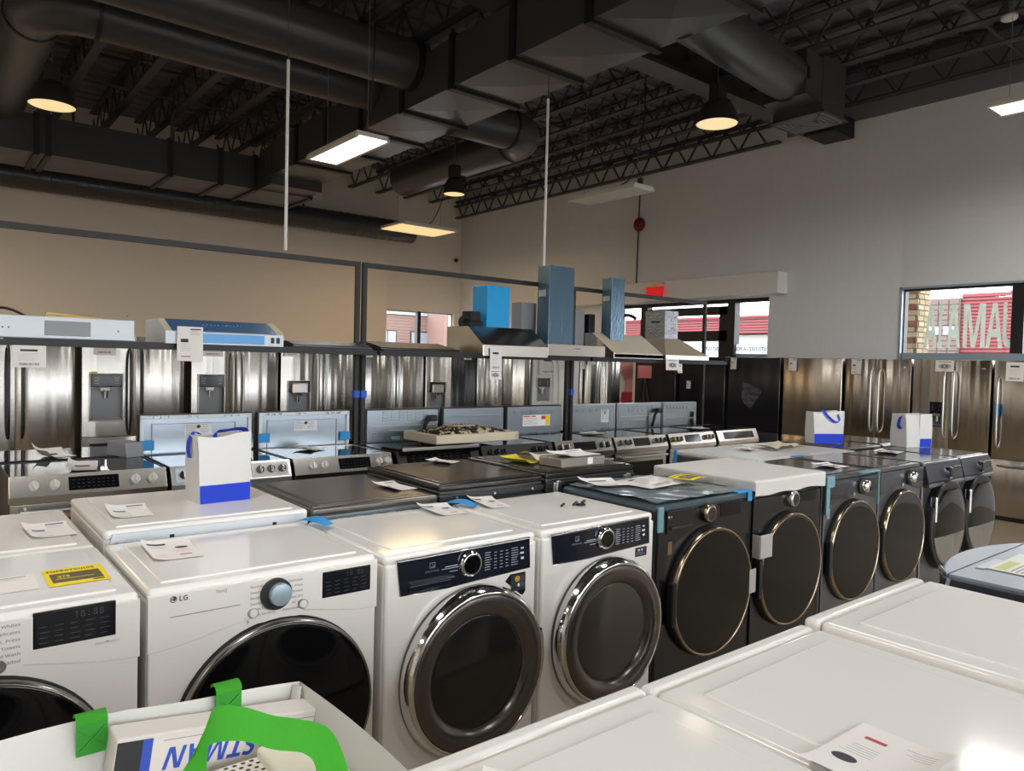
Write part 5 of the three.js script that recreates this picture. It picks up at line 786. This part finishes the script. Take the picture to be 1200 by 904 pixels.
{ // flat galvanised insert hood
  const t = thing('range_hood', 'bare galvanised box hood with a grey plate on its front', 'range hood', [0.72, SY, -5.49]);
  part('hood_body', rb(-0.38, 0.375, 0, 0.135, -0.24, 0.24, 0.006), M.galvWhite, t); part('front_plate', rb(-0.12, 0.125, 0.02, 0.11, 0.238, 0.244, 0.003), M.plasticGrey, t);
  part('top_bracket', [rb(-0.1, 0.2, 0.135, 0.15, 0.0, 0.08, 0.004), sbar([-0.1, 0.16, 0.1], [0.2, 0.145, 0.02], 0.02, 0.012)], M.brass, t); part('power_cord', tube([[-0.38, 0.14, 0], [-0.33, 0.18, 0.05], [-0.27, 0.17, 0.08], [-0.2, 0.137, 0.06]], 0.008), M.black, t);
  for (const x of [-0.33, -0.3, 0.33, 0.28]) part('screw', mv(disc(0.005, 0.003, 10), x, 0.06 + 0.1 * (x > 0.3), 0.241), M.bezelDark, t);
}
{ // under-cabinet hood in blue film
  const t = thing('range_hood', 'under-cabinet hood with a slanted front wrapped in blue film', 'range hood', [1.67, SY, -5.5]);
  part('hood_body', prismX([[-0.25, 0], [-0.25, 0.16], [0.08, 0.16], [0.285, 0.075], [0.285, 0.0]], -0.4, 0.4, 0.004), M.galvWhite, t);
  const q = Math.atan2(0.085, 0.205);
  part('slope_film', rb(-0.36, 0.34, -0.002, 0.002, -0.105, 0.105, 0.002).rotateX(q).translate(0, 0.124, 0.19), mat({ color: '#5a7fa8', roughness: 0.25, metalness: 0.3 }), t);
  part('front_film', rb(-0.33, 0.26, 0.006, 0.07, 0.284, 0.29, 0.002), M.blueFilmFlat, t); const s = []; for (let i = 0; i < 11; i++) s.push(rb(-0.14 + i * 0.026, -0.122 + i * 0.026, -0.004, 0.009, -0.03, 0.03, 0.002).rotateX(q).translate(0, 0.14, 0.155)); part('vent_ribs', s, mat({ color: '#5a7fa8', roughness: 0.25, metalness: 0.3 }), t);
  for (const [a, b] of [[-0.4, -0.36], [0.35, 0.4]]) part('end_trim', rb(a, b, -0.003, 0.004, -0.11, 0.11, 0.002).rotateX(q).translate(0, 0.122, 0.19), M.foamTray, t);
  for (const x of [0.305, 0.345]) part('rocker_switch', rb(x, x + 0.025, 0.018, 0.058, 0.285, 0.294, 0.003), M.black, t);
}
{ // slim dark hood between the film-wrapped hood and the post
  const t = thing('range_hood', 'slim dark flat hood between the blue film hood and the double post', 'range hood', [2.46, SY, -5.5]);
  part('hood_body', prismX([[-0.22, 0], [-0.22, 0.04], [0.1, 0.045], [0.24, 0.018], [0.24, 0]], -0.3, 0.33, 0.003), M.black, t); part('lip', rb(-0.31, 0.34, 0, 0.014, 0.2, 0.26, 0.005), M.bezelDark, t);
}
{ // low dark hood and blower behind
  const t = thing('range_hood', 'low dark hood with a wide flat lip behind the pro hood', 'range hood', [3.3, SY, -5.58]);
  part('hood_body', prismX([[-0.24, 0], [-0.24, 0.06], [-0.05, 0.07], [0.24, 0.02], [0.24, 0]], -0.36, 0.38, 0.003), M.black, t); part('lip', rb(-0.38, 0.4, 0, 0.02, 0.2, 0.26, 0.006), M.bezelDark, t);
}
{ // pro-style hood with bright blue chimney
  const t = thing('range_hood', 'wide stainless pro hood with a bright blue film chimney and black blower', 'range hood', [4.24, SY - 0.02, -5.49]);
  part('hood_body', prismX([[-0.28, 0.01], [-0.28, 0.26], [0.06, 0.26], [0.29, 0.09], [0.29, 0], [0.2, 0.01]], -0.38, 0.38, 0.004), M.steelF, t);
  part('control_strip', rb(-0.15, 0.15, 0.03, 0.06, 0.286, 0.293, 0.003), M.black, t); part('front_lip', rb(-0.382, 0.382, 0.005, 0.085, 0.282, 0.29, 0.003), M.steel, t);
  part('chimney', rb(-0.1, 0.17, 0.26, 0.66, -0.27, -0.04, 0.004), M.blueBright, t);
  part('blower', [mv(new THREE.CylinderGeometry(0.085, 0.09, 0.09, 24), -0.22, 0.36, -0.12), rb(-0.3, -0.13, 0.26, 0.32, -0.2, -0.04, 0.02), mv(new THREE.TorusGeometry(0.05, 0.02, 8, 20), -0.32, 0.3, -0.08)], M.rubber, t);
}
one('duct_cover', rb(-0.095, 0.095, 0, 0.52, -0.08, 0.08, 0.004), M.plasticGrey, 'plain grey duct cover standing behind the tall blue chimney', 'duct cover', [4.73, SY, -5.7]);
{ // T-shaped hood, tall chimney
  const t = thing('range_hood', 'straight bar hood with a tall chimney in grey-blue film', 'range hood', [5.005, SY - 0.005, -5.49]);
  part('hood_body', rb(-0.38, 0.385, 0, 0.11, -0.045, 0.29, 0.004), M.steel, t); part('button_strip', rb(-0.04, 0.04, 0.072, 0.078, 0.288, 0.293, 0.001), M.bezelDark, t);
  part('chimney', rb(-0.245, 0.085, 0.11, 0.88, -0.045, 0.13, 0.004), M.blueFilm, t); part('chimney_label', [bx(-0.248, -0.2455, 0.58, 0.64, -0.02, 0.08)], M.galvWhite, t);
}
{ // slanted hood
  const t = thing('range_hood', 'slanted cream-coated hood with a narrow film-wrapped chimney', 'range hood', [5.9, SY - 0.005, -5.49]);
  part('hood_body', prismX([[-0.26, 0], [-0.26, 0.255], [-0.03, 0.255], [0.29, 0.045], [0.29, 0]], -0.385, 0.385, 0.004), M.steelF, t);
  const q = Math.atan2(0.21, 0.32); part('front_glass', rb(-0.383, 0.383, -0.004, 0.004, -0.19, 0.19, 0.003).rotateX(q).translate(0, 0.153, 0.133), mat({ color: '#d2c9b4', roughness: 0.35 }), t);
  part('front_lip', rb(-0.383, 0.383, 0.004, 0.044, 0.286, 0.294, 0.003), M.satin, t); part('chimney', rb(-0.23, -0.03, 0.18, 0.84, -0.05, 0.09, 0.004), M.blueFilm, t); part('chimney_label', bx(-0.233, -0.2305, 0.6, 0.65, -0.03, 0.06), M.galvWhite, t);
  part('back_gasket', new THREE.TorusGeometry(0.22, 0.02, 8, 24, 2.2).rotateY(Math.PI / 2).translate(0.22, 0.26, -0.1), M.black, t);
  part('dark_box', rb(-0.36, -0.27, 0.255, 0.46, -0.25, -0.1, 0.01), M.black, t);
}
one('duct_cover', rb(-0.09, 0.09, 0, 0.5, -0.09, 0.09, 0.004), M.plasticGrey, 'pale duct cover standing behind the slanted hood', 'duct cover', [5.42, SY, -5.72]);
{ // pyramid hood
  const t = thing('range_hood', 'pyramid hood with a foil-wrapped chimney and a curled price tag', 'range hood', [6.71, SY - 0.005, -5.49]);
  const b = [[-0.38, 0.05, 0.29], [0.38, 0.05, 0.29], [0.38, 0.05, -0.26], [-0.38, 0.05, -0.26]], u = [[-0.13, 0.24, 0.06], [0.13, 0.24, 0.06], [0.13, 0.24, -0.25], [-0.13, 0.24, -0.25]], p = [];
  for (let i = 0; i < 4; i++) { const j = (i + 1) % 4; p.push(...b[i], ...b[j], ...u[j], ...b[i], ...u[j], ...u[i]); } const g = new THREE.BufferGeometry(); g.setAttribute('position', new THREE.BufferAttribute(new Float32Array(p), 3)); g.computeVertexNormals();
  part('canopy', norm(g), mat({ color: '#bdb29a', roughness: 0.35, metalness: 0.3 }), t); part('hood_body', rb(-0.385, 0.385, 0, 0.052, -0.265, 0.295, 0.003), M.satin, t);
  part('chimney', rb(-0.12, 0.12, 0.23, 0.56, -0.24, 0.05, 0.004), phy({ color: '#8f9298', roughness: 0.2, metalness: 0.6, bumpMap: T.wrinkle, bumpScale: 0.004 }), t); part('chimney_label', [bx(0.0, 0.07, 0.34, 0.37, 0.05, 0.054), bx(-0.123, -0.1205, 0.42, 0.44, -0.15, -0.02)], M.navy, t);
}
// ------------------------------------------------------------------ papers, tags, bags
function curlSheet(w, l, curl) { return surf(8, 8, (u, v) => [(u - 0.5) * w, 0.0015 + curl * (Math.max(0, 0.35 - u) ** 2 * 2 + Math.max(0, v - 0.7) ** 2 * 2.5), (0.5 - v) * l]); }
function sheet(label, x, y, zd, k, { w = 0.14, l = 0.2, turn = 0, curl = 0.05, grp = 'price sheets on the machines' } = {}) { return one('price_sheet', curlSheet(w, l, curl), SH[k], label, 'price sheet', [x, y, -zd], turn, grp); }
sheet('price sheet on the white dryer with the silver dial', 0.64, 0.991, 2.52, 0, { w: 0.15, l: 0.22, turn: -0.05 });
sheet('price sheet on the white washer seen from behind', 0.365, 0.986, 3.05, 1, { turn: 0.05 });
sheet('price sheet beside the gift bag on the white dryer', 0.62, 1.028, 3.04, 1, { turn: -0.06 });
sheet('price sheet on the grey-topped washer', 1.755, 1.024, 3.04, 1, { w: 0.13, turn: 0.1 });
sheet('price sheet on the white washer with the navy drawer strip', 1.76, 0.981, 2.64, 0, { w: 0.15, l: 0.2, turn: -0.1 });
sheet('price sheet beside the blue tape on the white dryer with the navy strip', 2.03, 0.981, 2.66, 0, { w: 0.13, l: 0.22, turn: -0.2 });
sheet('price sheet on the dark-topped washer with the galvanised back', 2.28, 1.061, 3.43, 2, { w: 0.15, l: 0.16, turn: 0.5 });
sheet('price sheet with a machine picture on the near white dryer', 1.25, 0.978, 0.55, 0, { w: 0.16, l: 0.22, turn: Math.PI / 2 - 0.02, curl: 0.04 });
sheet('price sheet on the near white dryer next to the shopping bag', 0.72, 0.986, 0.78, 2, { w: 0.15, l: 0.2, turn: 0.9 });
sheet('price sheet on the four-knob range', 0.78, 0.92, 5.1, 2, { w: 0.16, l: 0.22, turn: -0.2, curl: 0.12 });
sheet('curled price sheet on the flat-topped range', 0.72, 0.918, 5.78, 2, { w: 0.2, l: 0.18, turn: 0.4, curl: 0.2 });
sheet('price sheet on the range with two knobs', 2.34, 0.92, 5.36, 2, { w: 0.16, l: 0.2, turn: 0.4 });
sheet('price sheet on the black washer with teal film', 2.72, 1.022, 2.62, 2, { w: 0.2, l: 0.17, turn: -0.3 });
sheet('price sheet on the graphite washer with teal tape', 4.5, 1.018, 2.35, 3, { w: 0.22, l: 0.15, turn: 0 });
sheet('price sheet on the graphite washer with an oval door', 5.75, 1.012, 2.55, 3, { w: 0.3, l: 0.16, turn: 0.2 });
sheet('price sheet on the far grey washer behind the slouching bag', 6.25, 1.006, 3.35, 3, { w: 0.24, l: 0.14, turn: 0 });
sheet('price sheet on the film-covered washer', 4.9, 1.007, 3.2, 3, { w: 0.2, l: 0.14 });
sheet('price sheet on the range with six square knobs', 5.35, 0.92, 5.3, 2, { w: 0.3, l: 0.14, turn: 0.2 });
sheet('price sheet on the range with the wide touch panel', 6.95, 0.92, 5.2, 2, { w: 0.3, l: 0.12, turn: 0 });
{ // leaflets and a clear case on the clasped washer
  one('yellow_leaflet', curlSheet(0.2, 0.2, 0.1), mat({ color: '#e0cf3a', roughness: 0.7, side: two }), 'yellow leaflet on the dark washer with metal clasps', 'leaflet', [2.66, 1.068, -3.2], 0.3);
  one('folded_flyer', surf(10, 8, (u, v) => [(u - 0.5) * 0.26, 0.012 + 0.07 * Math.max(0, 0.5 - u) * Math.sin(v * 3.14), (0.5 - v) * 0.24]), SH[1], 'folded flyer standing up on the dark washer with metal clasps', 'flyer', [2.85, 1.07, -3.2], -0.2);
  const c = thing('parts_case', 'shallow clear plastic case of leaflets on the dark washer with clasps', 'case', [2.84, 1.067, -2.97], 0.03);
  part('case_tray', rb(-0.17, 0.17, 0, 0.05, -0.09, 0.09, 0.006), phy({ color: '#9a958c', roughness: 0.15, metalness: 0.4 }), c); part('case_label', bx(0.03, 0.07, 0.01, 0.045, 0.0895, 0.0925), M.paper, c);
  sheet('white flyer lying on the clear case', 2.86, 1.119, 2.98, 1, { w: 0.3, l: 0.16, turn: 0.1, curl: 0.06 });
  one('loose_keys', [rb(-0.04, 0.04, 0, 0.008, -0.006, 0.006, 0.003), rb(0.03, 0.09, 0, 0.008, 0.02, 0.034, 0.003), rb(-0.09, -0.03, 0, 0.008, -0.05, -0.038, 0.003), new THREE.TorusGeometry(0.02, 0.004, 6, 16).rotateX(Math.PI / 2).translate(-0.02, 0.004, 0.03)], M.bezelDark, 'small dark metal fittings lying on the white dryer with the navy strip', 'fittings', [2.36, 0.981, -2.44], 0.6);
}
for (const [x, y, zd, tn, lab] of [[1.19, 0.992, 2.66, 0.35, 'blue tape strip bridging the white dryer and the washer with the navy strip'], [1.9, 0.983, 2.7, 0.5, 'blue tape strip bridging the two white machines with navy strips']]) one('tape_strip', surf(8, 2, (u, v) => [(v - 0.5) * 0.05, 0.002 + 0.02 * Math.sin(u * 3.1) * (v > 0.4 ? 1 : 0.4), (0.5 - u) * 0.15]), mat({ color: '#2f8fd0', roughness: 0.6, side: two }), lab, 'tape', [x, y, -zd], tn, 'tape strips on the white machines');
// price tags on the hoods and fridges
function hangTag(label, x, y, z, w, h, k, turn = 0, cat = 'price tag') { return one('price_tag', surf(4, 6, (u, v) => [(u - 0.5) * w, (v - 1) * h, 0.002 + 0.012 * (1 - v) ** 2 * Math.sin(u * 2 + 0.5)]), SH[k], label, cat, [x, y, z], turn, 'price tags on the hoods and fridges'); }
hangTag('long price tag hanging from the blue film hood', 1.42, 1.81, -5.195, 0.165, 0.23, 1);
hangTag('bent price tag hanging below the galvanised hood', 0.52, 1.655, -5.22, 0.17, 0.13, 2);
hangTag('long price tag hanging from the pro hood', 3.99, 1.745, -5.185, 0.13, 0.2, 2); hangTag('second card hanging under the long tag of the pro hood', 3.99, 1.55, -5.187, 0.13, 0.08, 3);
hangTag('curled price tag hanging from the pyramid hood', 6.42, 1.7, -5.18, 0.22, 0.12, 3); hangTag('small price tag hanging behind the pyramid hood tag', 6.6, 1.65, -5.22, 0.08, 0.1, 2);
for (const [x, lab, w, h, y] of [[1.34, 'price tag on the fridge with the yellow sticker', 0.18, 0.16, 1.76], [2.3, 'price tag on the fridge with the bright wavy door', 0.2, 0.15, 1.76], [3.12, 'price tag on the fridge with the covered dispenser', 0.17, 0.13, 1.76], [4.02, 'price tag on the fridge with pale handles right of the rack post', 0.12, 0.12, 1.76], [4.9, 'price tag on the two-tone fridge', 0.12, 0.1, 1.76], [5.42, 'price tag on the black half of the two-tone fridge', 0.12, 0.12, 1.76], [6.78, 'large notice on the white fridge', 0.3, 0.24, 1.71], [7.62, 'price tag on the end fridge of the row behind the ranges', 0.16, 0.14, 1.76]]) hangTag(lab, x, y, -7.6 - 0.06 + 0.034, w, h, 2);
for (const [zd, lab, w, h, k, y] of [[2.83, 'price tag on the bottom-freezer fridge with blue tape', 0.17, 0.21, 2, 1.76], [3.54, 'sale sign on the fridge with the grey dispenser', 0.2, 0.13, 3, 1.77], [4.58, 'price tag on the twin-handled bronze fridge', 0.13, 0.19, 1, 1.77], [5.46, 'price tag on the bronze single-door fridge without a handle', 0.12, 0.17, 1, 1.77], [6.4, 'price tag on the black fridge with torn film', 0.1, 0.17, 1, 1.77], [7.2, 'small cream card on the tall black fridge', 0.08, 0.12, 1, 1.4]]) hangTag(lab, 9.3 + 0.06 - 0.021, y, -zd, w, h, k, TR);
// small white and blue gift bags
function giftBag(label, x, y, zd, turn, { w = 0.2, d = 0.1, h = 0.27, lean = 0.0, square = false, slouch = 0.01 } = {}) {
  const t = thing('gift_bag', label, 'bag', [x, y, -zd], turn, 'white and blue gift bags'), f = (v) => 1 + 0.1 * v;
  const side = (sx, sz, ax) => surf(8, 12, (u, v) => { const k = f(v) * (1 + 0.02 * Math.sin(u * 9 + v * 5)), dd = d * (1 - 0.22 * v * v); return ax === 'x' ? [(u - 0.5) * w * k, v * h * (1 - slouch * Math.sin(u * 5)), sz * dd / 2 + lean * v + 0.006 * Math.sin(v * 3.1) * sz] : [sx * w / 2 * f(v), v * h, (u - 0.5) * dd + lean * v]; });
  part('bag_body', [side(0, 1, 'x'), side(0, -1, 'x'), side(1, 0, 'z'), side(-1, 0, 'z'), flat(w, d).rotateX(-Math.PI / 2).translate(0, 0.001, 0)], M.bag, t);
  if (square) part('blue_patch', surf(4, 6, (u, v) => [w * (0.02 + 0.46 * u) * f(0.36 * v), v * 0.36 * h + 0.002, d / 2 * (1 - 0.09 * v) + 0.004 + 0.006 * Math.sin(v * 1.1)]), M.bagBlue, t);
  else part('blue_band', [surf(6, 6, (u, v) => [(u - 0.5) * w * f(0.3 * v) * 1.01, 0.002 + v * 0.3 * h, d / 2 * (1 - 0.075 * v) + 0.004 + lean * v * 0.3 + 0.006 * Math.sin(v * 0.95)])], M.bagBlue, t);
  const hb = (z, up, k) => ribbon([[-w * 0.27, h * 0.86, z], [-w * 0.3, h * 1.0 + 0.01, z], [-w * 0.1, h + up * 0.6, z + k], [w * 0.12, h + up * 0.6, z + k], [w * 0.3, h * 1.0 + 0.01, z], [w * 0.27, h * 0.86, z]], 0.022, [0, 0.45, 0.9]);
  return { t, hb, w, d, h };
}
{
  const { t, hb, d, h, w } = giftBag('upright white gift bag with a blue base on the white dryer', 0.975, 1.027, 3.14, 0.06, { w: 0.2, d: 0.16, h: 0.275, slouch: 0.035 });
  part('handle', ribbon([[-0.06, h * 0.98, -0.04], [-0.09, h * 1.03, -0.02], [-0.115, h * 0.95, 0.0], [-0.122, h * 0.8, 0.0], [-0.118, h * 0.66, 0.005]], 0.026, [0.3, 0, 1]), M.bagBlue, t); part('handle', ribbon([[-0.03, h * 0.93, 0.046], [-0.03, h * 1.03, 0.045], [0.02, h * 1.05, 0.03], [0.07, h * 1.06, 0.01], [0.11, h * 1.04, 0.0], [0.12, h * 0.97, 0.01]], 0.03, [0.25, 0.5, 0.8]), M.bagBlue, t);
  part('card_pocket', surf(4, 4, (u, v) => [-0.05 + 0.1 * u, 0.09 + 0.03 * v, d / 2 * 0.93 + 0.006]), M.paper, t);
}
{ const { t, w, h, d } = giftBag('slouching white gift bag with a blue base and a drooping blue handle', 5.97, 1.01, 3.18, -0.45, { w: 0.27, d: 0.12, h: 0.265, slouch: 0.03 }); part('handle', ribbon([[-0.1, h * 0.93, 0.05], [-0.07, h * 1.05, 0.055], [-0.02, h * 0.85, 0.075], [0.05, h * 0.68, 0.075], [0.09, h * 0.72, 0.07], [0.08, h * 0.92, 0.055]], 0.02, [0.6, 0.6, 0.1]), M.bagBlue, t); }
{ const { t, w, h, d } = giftBag('square white gift bag with a blue corner patch and side handles', 6.4, 1.012, 2.66, -0.35, { w: 0.26, d: 0.16, h: 0.27, square: true }); for (const s of [-1, 1]) part('handle', ribbon([[s * w * 0.48, h * 0.98, 0.02], [s * w * 0.62, h * 0.85, 0.03], [s * w * 0.66, h * 0.65, 0.03], [s * w * 0.56, h * 0.55, 0.03]], 0.035, [0, 0.3, 1]), M.bagBlue, t); part('seam', bx(-0.001, 0.001, 0, h, d / 2 * 0.9 + 0.002, d / 2 + 0.0035), M.bag, t); }
// ------------------------------------------------------------------ the open shopping bag in front
{
  const t = thing('shopping_bag', 'open white woven shopping bag with bright green handles', 'bag', [0.17, 0.985, -0.76]);
  const X0 = -0.235, X1 = 0.238, Z0 = -0.19, Z1 = 0.2, H = 0.222, sw = (v) => 0.82 + 0.18 * v, top = (u) => H - 0.022 * Math.max(0, u - 0.55) / 0.45;
  part('bag_body', [
    surf(20, 10, (u, v) => [(X0 + (X1 - X0) * u) * sw(v), v * top(u), Z0 * sw(v) + 0.004 * Math.sin(u * 12) * v]),
    surf(20, 10, (u, v) => [(X0 + (X1 - X0) * u) * sw(v), v * (H - 0.07), Z1 * sw(v)]),
    surf(14, 10, (u, v) => [X1 * sw(v) + 0.012 * v * u, v * (H - 0.022 + 0.012 * Math.sin(u * 3) - 0.02 * u), (Z0 + (Z1 - Z0) * u) * sw(v)]),
    surf(14, 10, (u, v) => [X0 * sw(v), v * (H - 0.03 * u), (Z0 + (Z1 - Z0) * u) * sw(v)]),
    flat(0.385, 0.31).rotateX(-Math.PI / 2).translate(0, 0.002, 0)], M.bagWoven, t);
  part('corner_fold', surf(6, 8, (u, v) => [X1 * sw(v) - 0.012 + 0.013 * u, v * (H - 0.022), Z0 * sw(v) + 0.002 + 0.012 * Math.sin(u * 3.1)]), M.bagWoven, t);
  for (const [x, dy] of [[-0.015, 0], [0.138, -0.004]]) {
    const p = part('handle_patch', surf(4, 6, (u, v) => [x - 0.016 + 0.032 * u, 0.186 + v * 0.036 + dy, Z0 + 0.012]), M.bagGreenDark, t);
    part('handle_fold', surf(4, 6, (u, v) => { const a = v * Math.PI; return [x - 0.016 + 0.032 * u, 0.222 + dy + 0.008 * Math.sin(a), Z0 + 0.001 + 0.0125 * Math.cos(a)]; }), M.bagGreen, p);
    part('stitching', [sbar([x - 0.013, 0.192 + dy, Z0 + 0.0135], [x + 0.013, 0.216 + dy, Z0 + 0.0135], 0.001, 0.001), sbar([x + 0.013, 0.192 + dy, Z0 + 0.0135], [x - 0.013, 0.216 + dy, Z0 + 0.0135], 0.001, 0.001)], M.bagGreen, p);
  }
  // the near handle stands up in a loop; its width turns with the strap
  const hp = [[0.012, 0.13, 0.13], [0.02, 0.2, 0.08], [0.03, 0.258, 0.05], [0.048, 0.286, 0.04], [0.078, 0.28, 0.035], [0.114, 0.26, 0.035], [0.144, 0.247, 0.035], [0.164, 0.233, 0.04], [0.174, 0.19, 0.055], [0.176, 0.12, 0.1]];
  const hc = new THREE.CatmullRomCurve3(hp.map((q) => V(...q))), hd = [[1, 0.25, 0.1], [1, 0.2, 0.1], [0.9, 0.6, 0], [0.35, 0.8, -0.6], [0.2, 0.75, -0.75], [0.3, 0.75, -0.75], [0.2, 0.75, -0.7], [0.7, 0.7, -0.3], [1, 0.2, 0.1], [1, 0, 0.1]].map((q) => V(...q).normalize());
  part('handle', surf(70, 1, (u, v) => { const k = Math.min(8.999, u * 9), i = Math.floor(k), d = hd[i].clone().lerp(hd[i + 1], k - i).normalize(); return hc.getPoint(u).addScaledVector(d, (v - 0.5) * 0.034).toArray(); }), M.bagGreen, t);
  // boxes inside
  const bt = canvasTex(512, 128, (c, W, H2) => { c.fillStyle = '#ddd6cf'; c.fillRect(0, 0, W, H2); c.translate(W, H2); c.rotate(Math.PI); c.fillStyle = '#2c4fb4'; c.font = 'italic bold 80px sans-serif'; c.fillText('EASTMAN', 90, 96, 310); c.fillRect(434, 0, 22, 128); c.fillStyle = '#26262b'; c.fillRect(456, 0, 56, 128); c.fillStyle = '#8a8a90'; c.fillRect(10, 116, 400, 2); });
  const b = thing('carton', 'narrow white carton with upside-down blue lettering inside the shopping bag', 'box', [0.272, 0.985, -0.915], 0); b.rotation.z = -0.13;
  part('carton_body', rb(-0.127, 0.122, 0.02, 0.2, -0.022, 0.02, 0.003), mat({ color: '#ddd6cf', roughness: 0.6 }), b); part('carton_print', flat(0.245, 0.056).translate(-0.003, 0.168, 0.0206), mat({ map: bt, roughness: 0.5 }), b); part('blue_label', bx(0.055, 0.1, 0.15, 0.185, 0.0204, 0.0216), M.tapeDark, b);
  const dots = canvasTex(256, 256, (c, W) => { c.fillStyle = '#e8e2d2'; c.fillRect(0, 0, W, W); c.fillStyle = '#1d1c1c'; for (let j = 0; j < 22; j++) for (let i = 0; i < 22; i++) { c.beginPath(); c.arc(6 + i * 11.7 + (j % 2 ? 5.8 : 0), 6 + j * 11.7, 3, 0, 7); c.fill(); } });
  const k = thing('dotted_box', 'cream box with black dots and a plain cream band inside the shopping bag', 'box', [0.283, 0.99, -0.775], 0);
  part('box_body', rb(-0.11, 0.115, 0, 0.155, -0.095, 0.1, 0.004), mat({ color: '#e8e2d2', roughness: 0.7 }), k); part('dotted_print', flat(0.218, 0.188).rotateX(-Math.PI / 2).translate(0.002, 0.1557, 0.002), mat({ map: dots, roughness: 0.7 }), k); part('plain_band', rb(0.035, 0.088, 0.152, 0.168, -0.094, 0.098, 0.005), mat({ color: '#e9e4cd', roughness: 0.7 }), k);
}
renderer.render(scene, camera);
